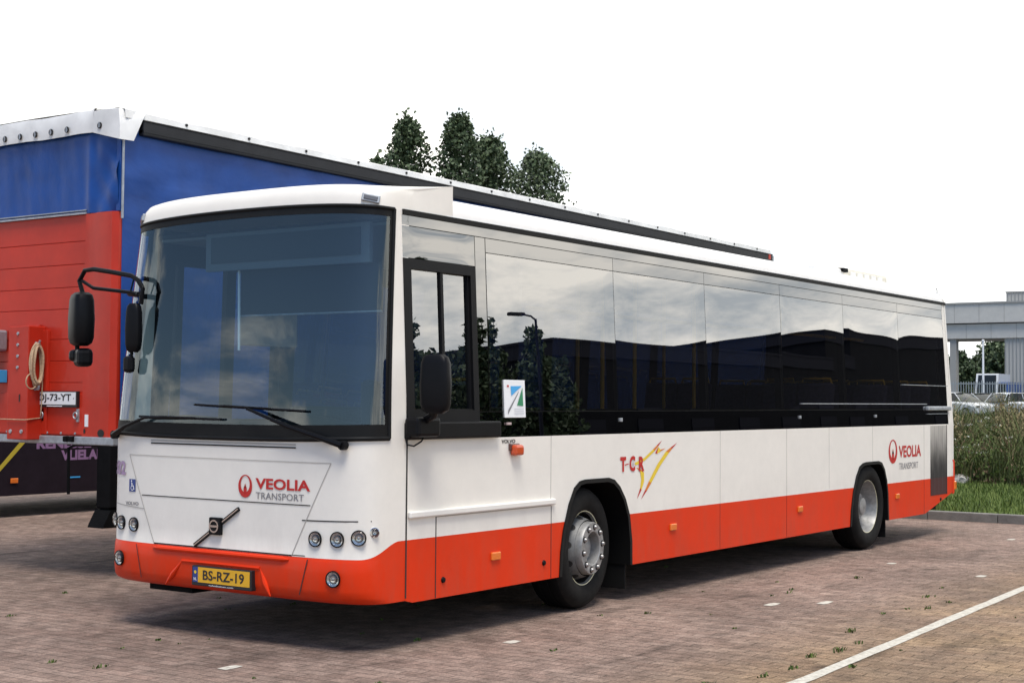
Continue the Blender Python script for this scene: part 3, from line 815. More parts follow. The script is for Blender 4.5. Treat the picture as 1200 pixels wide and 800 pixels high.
def make_seat(x, y, w_, m_, z0=.40, back=.72, name='seat'):
    mb = MB()
    mb.box(x, x+.44, y, y+w_, z0+.36, z0+.47, m_, .03)
    T = Matrix.Translation((x+.42, y, z0+.42)) @ Matrix.Rotation(R(9), 4, 'Y')
    mb.box(-.04, .05, 0, w_, 0, back, m_, .03, T)
    mb.box(x+.16, x+.26, y+w_*.4, y+w_*.6, z0, z0+.37, M_black)
    mb.tube([T @ Vector((0, .03, back-.02)), T @ Vector((0, .05, back+.05)), T @ Vector((0, w_-.05, back+.05)), T @ Vector((0, w_-.03, back-.02))], .014, M_pole, 6)
    return mb.build(name, bus)
make_seat(1.25, .42, .52, M_int, .52, .85, 'driver_seat')
for i, x in enumerate((3.6, 4.4, 5.2, 6.0, 6.8, 7.6, 9.2, 10.0, 10.7)):
    zz = .40 if x < 7 else .75
    for y in (.14, .58): make_seat(x, y, .42, M_seatred if i in (1, 3) else M_seat, zz)
for i, x in enumerate((2.9, 3.7, 4.5, 7.4, 9.2, 10.0, 10.7)):
    zz = .40 if x < 7 else .75
    for y in (1.55, 1.98): make_seat(x, y, .42, M_seat, zz)
def gpole(path): mb = MB(); mb.tube(path, .019, M_pole, 8); mb.build('grab_pole', bus)
for x, y in ((2.05, .62), (3.9, .55), (4.55, .60), (4.75, 1.35), (5.75, .62), (6.9, 1.6), (8.3, .9), (9.9, 1.6)):
    gpole([(x, y, .4), (x, y, 2.86)])
gpole([(2.05, .62, 1.30), (2.0, .5, 1.42), (1.94, .36, 1.42), (1.92, .30, 1.30)])
gpole([(3.0, .75, 2.45), (10.5, .75, 2.45)])
# bulkhead behind the driver and grey cab panel
mb = MB(); mb.box(1.95, 1.98, .10, 1.02, .45, 1.62, M_intgrey, .01); mb.box(1.95, 1.98, .10, 1.02, 2.3, 2.86, M_intgrey); mb.tube([(1.96, 1.0, .4), (1.96, 1.0, 2.86)], .03, M_intgrey); mb.build('cab_bulkhead', bus)
mb = MB(); mb.box(.98, 1.3, 1.08, 1.5, .4, 1.22, M_intgrey, .02); mb.box(1.0, 1.2, 1.1, 1.45, 1.22, 1.36, M_black, .02); mb.build('fare_desk', bus)
mb = MB()
mb.box(.38, .80, .16, 2.39, 2.885, 2.90, M_int)
# destination box: frame, screen
mb.box(.335, .37, .22, 1.80, 2.60, 2.875, M_intgrey); mb.build('destination_box', bus)
mb = MB(); mb.box(.327, .335, .30, 1.74, 2.655, 2.845, M_ink); mb.build('destination_screen', bus)
mb = MB(); mb.box(.40, .41, .16, 1.50, 2.27, 2.60, M_int); mb.tube([(.405, .16, 2.27), (.405, 1.5, 2.27)], .008, M_galv, 6); mb.build('sun_blind', bus)
mb = MB(); mb.tube([(.39, 1.50, 2.02), (.39, 1.51, 2.62)], .010, M_paper, 8); mb.build('blind_rail', bus)
mb = MB(); mb.box(1.25, 1.93, 2.37, 2.40, 2.10, 2.40, M_paper, .02); mb.build('pale_panel', bus)  # plain pale panel high inside the front door

# ---- lamps on the front
def front_frame(y, z):
    p = fp(y, z, 0); e = .01
    dy = (fp(y+e, z, 0)-fp(y-e, z, 0)); dz = (fp(y, z+e, 0)-fp(y, z-e, 0))
    nrm = dz.cross(dy).normalized()
    if nrm.x > 0: nrm = -nrm
    return p, nrm
def face_T(p, nrm): return Matrix.Translation(p) @ nrm.to_track_quat('Z', 'Y').to_matrix().to_4x4()
M_lamp = mat('lamp_grey', (.12, .12, .12), .2, coat=.5)
M_refl = mat('reflector', (.62, .63, .64), .18, metal=.9, var=.3, vscale=60)
def round_lamp(name, y, z, r, inner, recess=True, soft=.6):
    p, n_ = front_frame(y, z)
    n_ = (n_*soft+Vector((-1, 0, 0))*(1-soft)).normalized()
    T = face_T(p+n_*(.004 if z > .62 else .024), n_)
    mb = MB()
    mb.lathe([(r*1.12, -.002), (r*1.10, .010), (r, .011), (r*.93, .002)], M_black if recess else M_chrome, T, 28)
    mb.lathe([(r*.95, .006), (r*.80, .003), (r*.62, .001), (r*.60, .006), (r*.40, .004), (0, .003)], inner, T, 28, [inner, inner, M_black, M_lamp, M_chrome])
    o = mb.build(name, bus)
    mb = MB(); mb.lathe([(r*.97, .008), (r*.7, .018), (r*.35, .023), (0, .025)], M_lens, T, 28); mb.build('lens', o)
    mb = MB(); mb.lathe([(r*.20, .003), (r*.19, .008), (r*.10, .011), (0, .012)], M_galv, T, 16); mb.build('bulb', o)
    return o
for y, z in ((.385, .748), (.218, .752), (.085, .765)):
    round_lamp('headlight', y, z, .047, M_refl); round_lamp('headlight', 2.55-y, z, .047, M_refl)
round_lamp('indicator', .022, .80, .030, M_ind_dark, False, .55); round_lamp('indicator', 2.55-.022, .80, .030, M_ind_dark, False, .55)
for y in (.232, 2.318): round_lamp('fog_light', y, .495, .050, M_refl, True)
# headlight panel lower edge and corner seam
# front marker lamps above the screen
for yy in (.13, 2.42):
    tgt = Vector((.24, yy, 3.045)); best = None
    for q in range(1, 5):
        for i in range(1, NC):
            d_ = (caprows[q][i]-tgt).length
            if best is None or d_ < best[0]: best = (d_, q, i)
    _, q, i = best
    nrm = (caprows[q+1][i]-caprows[q-1][i]).cross(caprows[q][i+1]-caprows[q][i-1]).normalized()
    if nrm.z < 0: nrm = -nrm
    hz = Vector((0, 1, 0)); hz = (hz-nrm*hz.dot(nrm)).normalized(); vt = nrm.cross(hz)
    T = Matrix((hz, vt, nrm)).transposed().to_4x4(); T.translation = caprows[q][i]
    mb = MB()
    mb.box(-.062, .062, -.028, .028, -.01, .012, M_galv, .006, T); mb.box(-.048, .048, -.016, .016, .008, .018, M_lamp, .004, T)
    mb.build('marker_light', bus)
# side markers
for x, z in ((1.517, .539), (4.189, .571), (6.887, .575), (9.666, .569)):
    mb = MB(); mb.box(x-.055, x+.055, -.018, .004, z-.03, z+.03, M_orange, .008); mb.build('side_marker', bus)
mb = MB(); mb.box(11.72, 11.80, .0, .06, .55, .66, M_orange, .01, Matrix.Translation((0, -.012, 0))); mb.build('side_marker', bus)
mb = MB(); mb.box(1.695, 1.815, -.055, .004, 1.262, 1.342, M_dkorange, .02); mb.box(1.675, 1.80, -.02, .003, 1.30, 1.352, M_ind_dark, .008); mb.build('side_repeater', bus)

# ---- number plate
mb = MB(); YP0, YP1 = 1.475, .915
mb.box(-.050, .02, YP1-.01, YP0+.01, .368, .506, M_ink, .006); pl = mb.build('number_plate', bus)
mb = MB(); mb.box(-.0525, -.048, YP1+.005, YP0-.055, .393, .497, M_yplate); mb.box(-.0525, -.048, YP0-.055, YP0-.005, .393, .497, M_blue)
def pmap(x, y): return Vector((-.0545, YP0-x, y))
add_text(mb, 'BS-RZ-19', (.105, .505, .412, .480), pmap, M_ink, .018)
add_text(mb, 'NL', (.015, .045, .405, .425), pmap, M_paper, .02)
add_flat(mb, disc_pts(.030, .462, .012, .012, 12), pmap, M_yel)
add_text(mb, 'volvobussen.com', (.16, .40, .373, .384), lambda x, y: Vector((-.0515, YP0-x, y)), M_paper, .01)
mb.build('plate_lettering', pl)

# ---- front and side lettering
def fmap(y_left, push_=.004):
    return lambda x, z: fp(y_left-x, z, push_)
lt = MB(); f0 = fmap(0)
def FM(x, z): return fp(-x, z, .004)             # x = -y : text reads left to right
add_ring(lt, -1.022, 1.072, .066, .078, .043, .056, FM, M_vred, .0, .014)
add_flat(lt, [(-1.022+.016*math.sin(a)*(1 if a < PI else 1), 1.048+.026*-math.cos(a)-.004*0) for a in [2*PI*i/18 for i in range(18)]], FM, M_vred)
add_flat(lt, [(-1.036, 1.055), (-1.008, 1.055), (-1.022, 1.092)], FM, M_vred)
add_text(lt, 'VEOLIA', (-.925, -.432, 1.058, 1.132), FM, M_vred, .030)
add_text(lt, 'TRANSPORT', (-.920, -.485, .990, 1.036), FM, M_vgrey, .004)
lt.build('operator_logo', bus); lt = MB()
add_text(lt, '402', (-2.50, -2.285, 1.10, 1.205), lambda x, z: fp(-x, z, .006), M_lilac, .04)
lt.build('fleet_number', bus); lt = MB()
add_text(lt, 'VOLVO', (-2.28, -2.115, .886, .912), FM, M_vgrey, .03)
lt.build('maker_name', bus); lt = MB()
# accessibility sign
add_flat(lt, [(-2.235, .985), (-2.155, .985), (-2.155, 1.075), (-2.235, 1.075)], FM, M_blue)
def FM2(x, z): return fp(-x, z, .006)
add_ring(lt, -2.193, 1.012, .019, .019, .014, .014, FM2, M_paper)
add_flat(lt, disc_pts(-2.203, 1.062, .007, .007, 10), FM2, M_paper)
for q in ([(-2.207, 1.052), (-2.199, 1.052), (-2.193, 1.024), (-2.201, 1.024)], [(-2.201, 1.024), (-2.178, 1.024), (-2.178, 1.031), (-2.201, 1.031)], [(-2.182, 1.026), (-2.176, 1.028), (-2.166, 1.002), (-2.172, 1.0)], [(-2.200, 1.044), (-2.183, 1.044), (-2.183, 1.039), (-2.200, 1.039)]): add_flat(lt, q, FM2, M_paper)
lt.build('access_sign', bus)
# grille emblem: diagonal bar with square badge
em = MB()
a_, b_ = Vector((0, 1.505, .640)), Vector((0, 1.075, .915))
d_ = (b_-a_).normalized(); n2 = Vector((0, -d_.z, d_.y))*.013
pts8 = []
for px in (.001, -.016):
    for e_ in (a_+n2, a_-n2, b_-n2, b_+n2): pts8.append(Vector((FX(e_.y, e_.z)+px, e_.y, e_.z)))
i = len(em.v); em.v += [tuple(p) for p in pts8]; k = em.mid(M_black)
for q in ((4, 5, 6, 7), (0, 1, 5, 4), (1, 2, 6, 5), (2, 3, 7, 6), (3, 0, 4, 7)): em.f.append(tuple(i+j for j in q)); em.mi.append(k)
n3 = n2*.35
i = len(em.v); em.v += [tuple(Vector((FX(e_.y, e_.z)-.018, e_.y, e_.z))) for e_ in (a_+n3, a_-n3, b_-n3, b_+n3)]; em.f.append((i, i+1, i+2, i+3)); em.mi.append(em.mid(M_chrome))
em.box(FX(1.29, .78)-.030, FX(1.29, .78)+.002, 1.235, 1.345, .725, .845, M_black, .006)
Te = Matrix.Translation((FX(1.29, .785)-.030, 1.29, .785)) @ Matrix.Rotation(-PI/2, 4, 'Y')
em.lathe([(.045, 0), (.045, .006), (.034, .006), (.034, 0)], M_chrome, Te, 28)
em.box(FX(1.29, .785)-.036, FX(1.29, .785)-.028, 1.256, 1.324, .778, .792, M_chrome)
em.build('emblem', bus)

sl = MB()
def SM(x, z): return Vector((x, -.003, z))
add_ring(sl, 9.537, 1.097, .140, .140, .093, .104, SM, M_vred, 0, .022)
add_flat(sl, disc_pts(9.537, 1.052, .034, .05, 18), SM, M_vred); add_flat(sl, [(9.507, 1.07), (9.567, 1.07), (9.537, 1.135)], SM, M_vred)
add_text(sl, 'VEOLIA', (9.73, 10.487, 1.018, 1.160), SM, M_vred, .028)
add_text(sl, 'TRANSPORT', (9.735, 10.382, .878, .955), SM, M_vgrey, .0)
sl.build('operator_logo', bus); sl = MB()
add_text(sl, 'VOLVO', (1.585, 1.762, 1.355, 1.383), SM, M_ink, .03)
sl.build('maker_name', bus); sl = MB()
def SM1(x, z): return Vector((x, -.0025, z))
def SM2(x, z): return Vector((x, -.0045, z))
add_text(sl, 'T', (3.286, 3.380, 1.084, 1.208), SM2, M_vred, .05)
add_text(sl, 'C', (3.437, 3.530, 1.082, 1.212), SM2, M_vred, .045)
add_text(sl, 'R', (3.592, 3.684, 1.078, 1.204), SM2, M_vred, .045)
add_flat(sl, [(3.36, 1.134), (3.42, 1.143), (3.42, 1.152), (3.36, 1.144)], SM2, M_vred)
add_flat(sl, disc_pts(3.500, 1.142, .015, .020), SM1, mat('print_palegrey', (.50, .44, .47), .5))
def strip(left, right, cols):
    for j in range(len(left)-1):
        pts = [left[j], left[j+1], right[j+1], right[j]]
        if left[j+1] == right[j+1]: pts = [left[j], left[j+1], right[j]]
        if left[j] == right[j]: pts = [left[j], left[j+1], right[j+1]]
        add_flat(sl, pts, SM1, cols[j])
OR_ = mat('print_orange', (.68, .20, .02), .45)
strip([(3.525, 1.152), (3.546, 1.157), (3.689, 1.190), (3.836, 1.258), (3.905, 1.292), (3.994, 1.332)], [(3.528, 1.138), (3.555, 1.132), (3.699, 1.168), (3.864, 1.243), (3.925, 1.283), (3.994, 1.332)], [M_yel, M_yel, M_yel, OR_, M_vred])
strip([(4.264, 1.306), (4.15, 1.268), (4.061, 1.234), (3.911, 1.127), (3.764, .986), (3.70, .915), (3.629, .837)], [(4.264, 1.306), (4.17, 1.254), (4.119, 1.223), (3.967, 1.116), (3.81, .975), (3.735, .912), (3.629, .837)], [M_vred, OR_, M_yel, M_yel, OR_, M_vred])
strip([(3.546, 1.112), (3.612, 1.082), (3.637, 1.010), (3.619, .938), (3.563, .844)], [(3.618, 1.101), (3.683, 1.064), (3.684, .990), (3.641, .920), (3.563, .844)], [OR_, M_yel, M_yel, M_vred])
strip([(3.873, 1.225), (3.929, 1.278), (3.966, 1.253), (4.061, 1.263)], [(3.873, 1.225), (3.905, 1.218), (3.962, 1.236), (4.061, 1.263)], [M_vred, M_yel, OR_])
sl.build('region_logo', bus)
# sticker on the first window
st = MB()
def ST(x, z): return Vector((x, sy(z)-.010, z))
def ST2(x, z): return Vector((x, sy(z)-.012, z))
st.box(1.627, 1.897, .001, .010, 1.543, 1.822, M_paper, .002, Matrix.Translation((0, -.010, 0)))
st.v = [(x, y+sy(z)-.001, z) for x, y, z in st.v]
def SX(x, z): return Vector((x, sy(z)-.013, z))
add_flat(st, [(1.706, 1.776), (1.852, 1.779), (1.712, 1.704)], SX, M_cyan)
add_flat(st, [(1.860, 1.768), (1.864, 1.629), (1.782, 1.633)], SX, M_green)
add_flat(st, [(1.662, 1.566), (1.668, 1.600), (1.812, 1.742), (1.806, 1.728)], SX, M_vgrey)
add_flat(st, [(1.660, 1.770), (1.684, 1.770), (1.684, 1.784), (1.660, 1.784)], SX, M_vred)
for k in range(3): add_flat(st, [(1.745, 1.570+k*.018), (1.87, 1.571+k*.018), (1.87, 1.577+k*.018), (1.745, 1.576+k*.018)], SX, mat('print_pale', (.62, .63, .66), .5))
st.box(1.650, 1.698, -.012, .002, 1.490, 1.508, mat('print_pink', (.5, .38, .36), .5), .001)
st.build('sticker', bus)

# ---- engine grille at the rear of the side
def mk_mesh_mat():
    M, t, b = node_mat('grille_mesh')
    c = t.nodes.new('ShaderNodeTexCoord'); s = t.nodes.new('ShaderNodeSeparateXYZ'); t.links.new(c.outputs['Object'], s.inputs[0])
    # tone darkens towards the bottom, paler at the top; red paint under the livery line
    n = t.nodes.new('ShaderNodeTexNoise'); n.inputs['Scale'].default_value = 7; n.inputs['Detail'].default_value = 4
    mp = t.nodes.new('ShaderNodeMapping'); mp.inputs['Scale'].default_value = (1, 1, .35); t.links.new(c.outputs['Object'], mp.inputs[0]); t.links.new(mp.outputs[0], n.inputs['Vector'])
    a = t.nodes.new('ShaderNodeMath'); a.operation = 'MULTIPLY_ADD'; t.links.new(n.outputs['Fac'], a.inputs[0]); a.inputs[1].default_value = .45; t.links.new(s.outputs[2], a.inputs[2])
    r = t.nodes.new('ShaderNodeMapRange'); r.interpolation_type = 'SMOOTHSTEP'; t.links.new(a.outputs[0], r.inputs[0]); r.inputs[1].default_value = 1.02; r.inputs[2].default_value = 1.66
    mx = t.nodes.new('ShaderNodeMix'); mx.data_type = 'RGBA'; t.links.new(r.outputs[0], mx.inputs[0]); mx.inputs[6].default_value = (.012, .010, .009, 1); mx.inputs[7].default_value = (.46, .43, .38, 1)
    g_ = t.nodes.new('ShaderNodeMath'); g_.operation = 'GREATER_THAN'; t.links.new(s.outputs[2], g_.inputs[0]); g_.inputs[1].default_value = .728
    m2 = t.nodes.new('ShaderNodeMix'); m2.data_type = 'RGBA'; t.links.new(g_.outputs[0], m2.inputs[0]); m2.inputs[6].default_value = (.045, .004, .003, 1); t.links.new(mx.outputs[2], m2.inputs[7])
    t.links.new(m2.outputs[2], b.inputs['Base Color']); b.inputs['Roughness'].default_value = .7
    return M
mb = MB(); mb.box(10.83, 11.43, -.003, .01, .514, 1.385, mk_mesh_mat())
GS = mat('grille_slat', (.10, .10, .095), .7)
for k in range(1, 4): mb.box(10.83+k*.15, 10.833+k*.15, -.004, -.003, .52, 1.38, GS)
mb.box(11.43, 11.445, -.006, .008, .51, 1.39, M_gap); mb.build('engine_grille', bus)

# ---- roof pods
mb = MB()
mb.box(9.35, 10.85, .55, 2.0, 3.12, 3.28, mat('pod_cream', (.62, .58, .48), .6, var=.08), .04)
for k in range(5): mb.box(9.6+k*.22, 9.74+k*.22, .535, .56, 3.16, 3.24, M_roof)
mb.box(8.5, 9.3, .5, 2.05, 3.12, 3.25, M_roof, .03); mb.box(9.20, 9.34, .47, .72, 3.21, 3.255, M_chas)
mb.build('roof_unit', bus)
mb = MB(); mb.tube([(11.45, .12, 3.05), (11.45, .12, 3.12), (11.42, .12, 3.15)], .008, M_galv, 6); mb.build('roof_hook', bus)

# ---- wipers
def wiper(pivot, mid, bl0, bl1):
    mb = MB()
    P = lambda y, z, pu=.05: fp(y, z, pu)
    p0 = P(*pivot, .02); p1 = P(*mid, .055)
    mb.tube([p0+Vector((0, 0, 0)), P(*pivot, .06)], .032, M_black, 10)
    pm = P(pivot[0]+(mid[0]-pivot[0])*.5, pivot[1]+(mid[1]-pivot[1])*.5, .075)
    mb.tube([P(*pivot, .055), pm, p1], [.022, .015, .010], M_black, 8)
    o = mb.build('wiper', bus)
    mb = MB()
    k = 14
    pts = [P(bl0[0]+(bl1[0]-bl0[0])*i/k, bl0[1]+(bl1[1]-bl0[1])*i/k, .028) for i in range(k+1)]
    mb.tube(pts, .009, M_black, 6); mb.tube([p+Vector((-.018, 0, .004)) for p in pts[4:11]], .008, M_black, 6)
    mb.tube([pts[7]+Vector((-.005, 0, 0)), p1], .012, M_black, 6)
    mb.build('blade', o)
wiper((.16, 1.37), (.97, 1.60), (1.52, 1.625), (.47, 1.59))
wiper((2.42, 1.395), (2.0, 1.53), (2.10, 1.535), (1.25, 1.525))

# ---- mirrors
mb = MB()
X = .03
mb.tube([(X, 2.809, 2.460), (X, 2.850, 2.554), (X, 2.788, 2.631), (X, 2.684, 2.636), (X, 2.486, 2.607), (X, 2.258, 2.569), (X, 2.185, 2.532), (X, 2.135, 2.471), (X, 2.143, 2.418)], .018, M_black, 10)
mb.tube([(X, 2.819, 2.554), (X, 2.684, 2.493), (X, 2.486, 2.471), (X, 2.247, 2.444), (X, 2.143, 2.418)], .014, M_black, 8)
mb.tube([(X, 2.226, 2.564), (X, 2.268, 2.449)], .006, M_black, 6)
mb.tube([(X, 2.143, 2.418), (X, 2.153, 2.355)], .018, M_black, 8)
mb.tube([(X, 2.173, 2.428), (.07, 2.32, 2.44), (.17, 2.44, 2.45)], .020, M_black, 8)
mir = mb.build('mirror_arm', bus)
def mirror_head(x0, x1, y0, y1, z0, z1, tilt, name='mirror_head'):
    mb = MB(); cx, cy = (x0+x1)/2, (y0+y1)/2
    T = Matrix.Translation((cx, cy, 0)) @ Matrix.Rotation(tilt, 4, 'Z')
    hx, hy = (x1-x0)/2, (y1-y0)/2
    rws = []
    for z, k in ((z0, .55), (z0+.02, .86), (z0+.06, 1), (z0+(z1-z0)*.5, 1.05), (z1-.06, .97), (z1-.02, .84), (z1, .55)):
        ring = []
        for q in range(20):
            a = 2*PI*q/20; e = .55
            ring.append(T @ Vector((hx*k*math.copysign(abs(math.cos(a))**e, math.cos(a)), hy*k*math.copysign(abs(math.sin(a))**e, math.sin(a)), z)))
        rws.append(ring)
    mb.grid(rws, M_black, closed=True); mb.poly(rws[0], M_black); mb.poly(rws[-1], M_black)
    o = mb.build(name, mir)
    mb = MB(); mb.poly([T @ Vector((hx*1.07, y, z)) for y, z in ((-hy*.8, z0+.05), (hy*.8, z0+.05), (hy*.8, z1-.05), (-hy*.8, z1-.05))], M_chrome); 
    return o
mirror_head(-.05, .11, 2.699, 2.939, 2.059, 2.465, R(-22))
mb = MB(); mb.tube([(X, 2.861, 2.075), (X, 2.861, 1.994)], .018, M_black); mb.box(-.06, .06, -.085, .085, -.07, .07, M_black, .035, Matrix.Translation((X+.02, 2.814, 1.971)) @ Matrix.Rotation(R(-25), 4, 'Z')); mb.box(X-.03, X+.04, 2.844, 2.940, 1.941, 2.032, M_black, .03); mb.build('wide_angle_mirror', mir)
mirror_head(-.035, .045, 2.138, 2.253, 2.002, 2.361, R(16), 'kerb_mirror')
mb = MB(); mb.box(-.03, .03, 2.190, 2.279, 1.852, 1.976, M_black, .025); mb.tube([(.01, 2.220, 1.956), (.01, 2.220, 2.047)], .012, M_black, 6); mb.build('wide_angle_mirror', mir)
# driver side mirror
mb = MB()
mb.box(.455, 1.52, -.050, .004, 1.405, 1.520, M_black, .012)
mb.box(.45, .70, -.13, .0, 1.42, 1.555, M_black, .025)
mb.tube([(.45, -.02, 1.41), (.45, -.03, 1.37), (.50, -.05, 1.36), (.58, -.05, 1.39), (.62, -.05, 1.43)], .006, M_rubber, 6)
mb.tube([(.55, -.10, 1.53), (.52, -.20, 1.57), (.50, -.23, 1.62)], .028, M_black)
mir = mb.build('driver_mirror', bus)
mirror_head(.45, .55, -.335, -.125, 1.58, 1.975, R(10))

# ================================================================== TRAILER
XT, YT = 1.53, 4.20
YE = YT+2.55
trl = thing('curtain_trailer', 'blue curtain-sided truck trailer with red front wall parked behind the bus', 'trailer', (8.4, 5.475, 0))
def mk_tarp(name, c1, bump):
    M, t, b = node_mat(name)
    c = t.nodes.new('ShaderNodeTexCoord')
    b.inputs['Base Color'].default_value = (*c1, 1); b.inputs['Roughness'].default_value = .42; b.inputs['Specular IOR Level'].default_value = .3
    n = t.nodes.new('ShaderNodeTexNoise'); n.inputs['Scale'].default_value = 1.1; n.inputs['Detail'].default_value = 5; n.inputs['Distortion'].default_value = 1.2
    mp = t.nodes.new('ShaderNodeMapping'); mp.inputs['Scale'].default_value = (.5, .8, .8); t.links.new(c.outputs['Object'], mp.inputs[0]); t.links.new(mp.outputs[0], n.inputs['Vector'])
    n2 = t.nodes.new('ShaderNodeTexNoise'); n2.inputs['Scale'].default_value = 3; n2.inputs['Detail'].default_value = 5; t.links.new(c.outputs['Object'], n2.inputs['Vector'])
    r = t.nodes.new('ShaderNodeMapRange'); t.links.new(n2.outputs['Fac'], r.inputs[0]); r.inputs[1].default_value = .3; r.inputs[2].default_value = .7; r.inputs[3].default_value = .82; r.inputs[4].default_value = 1.15
    v = t.nodes.new('ShaderNodeVectorMath'); v.operation = 'SCALE'; v.inputs[0].default_value = c1; t.links.new(r.outputs[0], v.inputs['Scale']); t.links.new(v.outputs[0], b.inputs['Base Color'])
    bp = t.nodes.new('ShaderNodeBump'); bp.inputs['Strength'].default_value = bump; bp.inputs['Distance'].default_value = .12
    t.links.new(n.outputs['Fac'], bp.inputs['Height']); t.links.new(bp.outputs[0], b.inputs['Normal'])
    return M
M_tarp = mk_tarp('blue_tarp', (.007, .058, .255), .24)
M_tarpw = mk_tarp('white_tarp', (.74, .73, .70), .3)
def slope(mb): mb.v = [(x, y, z-.0072*(x-XT)*min(1, max(0, (z-1.3)/2.5))) for x, y, z in mb.v]
# front wall: red planks
mb = MB()
zs = [1.31, 1.60, 1.80, 2.00, 2.20, 2.48, 2.68, 2.89, 3.10, 3.345]
for z0, z1 in zip(zs[:-1], zs[1:]):
    mb.box(XT+.02, XT+.06, YT+.44, YE-.44, z0+.0015, z1-.0015, M_tred, .004)
mb.box(XT+.05, XT+.07, YT+.3, YE-.3, 1.3, 3.35, M_tred)
mb.box(XT+.005, XT+.03, YT+.44, YE-.44, 1.325, 1.70, M_tred, .004)
fwall = mb.build('front_wall', trl)
for y0, y1 in ((YT+.015, YT+.455), (YE-.455, YE-.015)):
    mb = MB(); mid_ = (y0+y1)/2
    mb.prism([(y0, XT+.05), (y0, XT+.02), (y0+.05, XT-.02), (mid_+.02, XT-.02), (mid_+.09, XT+.0), (y1, XT+.0), (y1, XT+.08), (y0+.01, XT+.08)], 'z', 1.285, 3.345, M_tred)
    mb.v = [(v[1], v[0], v[2]) for v in mb.v]
    mb.prism(disc_pts((y0+.15), 1.345, .045, .035, 16), 'x', XT-.024, XT-.021, M_gap)
    mb.prism(disc_pts((y0+.40), 1.36, .014, .022, 12), 'x', XT-.004, XT-.001, M_gap)
    mb.box(XT-.006, XT+.002, y0+.35, y0+.395, 1.40, 1.51, M_paper)
    mb.build('corner_post', trl)
mb = MB(); mb.box(XT-.01, XT+.03, YT+.44, YE-.44, 3.345, 3.362, M_galv); mb.box(XT-.01, XT+.03, YT+.44, YE-.44, 3.375, 3.385, M_galv); mb.build('tarp_rail', trl)
# tarp above the wall, folded at the corners
mb = MB()
rws = []
ny = 80
for j in range(15):
    z = 3.35+(4.19-3.35)*j/14; r_ = []
    for i in range(ny+1):
        y = YT+.02+(2.51)*i/ny
        edge = math.exp(-((y-(YT+.40))/.05)**2)+math.exp(-((y-(YE-.40))/.05)**2)
        fold = .02*edge+.0025*math.sin(y*13+z*2)+.0012*math.sin(y*37-z*5)
        near = max(0, 1-(y-YT)/.45)
        fold += near*(.024*math.sin((z-3.3)*9+y*16)+.012*math.sin((z-y)*22))
        r_.append((XT+.01-fold*(1 if z < 4.1 else .5), y, z))
    rws.append(r_)
mb.box(XT+.012, XT+.05, YT+.0, YT+.05, 3.35, 4.15, M_tarp)
mb.grid(rws, M_tarp); mb.build('front_tarp', trl, angle=80)
# side curtains
def curtain(y, s_):
    mb = MB(); rws = []; nx = 150
    for j in range(25):
        z = 1.22+(4.12-1.22)*j/24; r_ = []
        for i in range(nx+1):
            x = XT+.05+(13.5)*i/nx
            d = .012*math.sin(x*1.2+z*.6)+.006*math.sin(x*4.7+1.3*z)
            if x < XT+2.2: d += .050*math.exp(-((z-3.62+.13*(x-XT))/.05)**2)*math.exp(-((x-XT-.7)/.8)**2)-.045*math.exp(-((z-3.55+.13*(x-XT))/.04)**2)*math.exp(-((x-XT-.5)/.6)**2)
            if x < XT+1.2: d += .03*math.sin(z*26+x*3)*math.exp(-((z-3.93)/.10)**2)*math.exp(-((x-XT-.5)/.35)**2)
            r_.append((x, y+s_*d, z))
        rws.append(r_)
    mb.grid(rws, M_tarp)
    slope(mb); mb.build('side_curtain', trl, angle=80)
curtain(YT, -1); curtain(YE, 1)
mb = MB(); mb.tube([(XT+.03, YT-.012, 3.28), (XT+.03, YT-.012, 4.0)], .012, M_galv, 8); mb.build('curtain_pole', trl)
# curtain rails
for y, s_ in ((YT, -1), (YE, 1)):
    mb = MB()
    a, b = (XT+.22), XT+13.62
    y0, y1 = sorted((y+s_*.055, y-s_*.05))
    mb.box(a, b, y0, y1, 4.055, 4.190, M_rail, .012)
    mb.box(a, b, *sorted((y+s_*.06, y+s_*.0)), 4.085, 4.105, M_rail)
    mb.box(a, b, *sorted((y+s_*.060, y-s_*.02)), 4.186, 4.197, M_gap)
    mb.box(b-.16, b-.08, *sorted((y+s_*.058, y)), 4.06, 4.188, M_tred); mb.box(b, b+.05, y0, y1, 4.06, 4.18, M_galv, .01)
    slope(mb); mb.build('curtain_rail', trl)
# roof tarp
mb = MB()
rws = []
for x in [XT+.02+13.55*i/40 for i in range(41)]:
    sag = .012*math.sin((x-XT)*2.6)
    rws.append([(x, YT-.045, 4.19), (x, YT-.035, 4.262+.006*math.sin(x*5)), (x, YT+.06, 4.292), (x, YT+.6, 4.305+sag), (x, 5.475, 4.31+sag), (x, YE-.6, 4.305+sag), (x, YE-.06, 4.292), (x, YE+.035, 4.262), (x, YE+.045, 4.19)])
mb.grid(rws, M_tarpw)
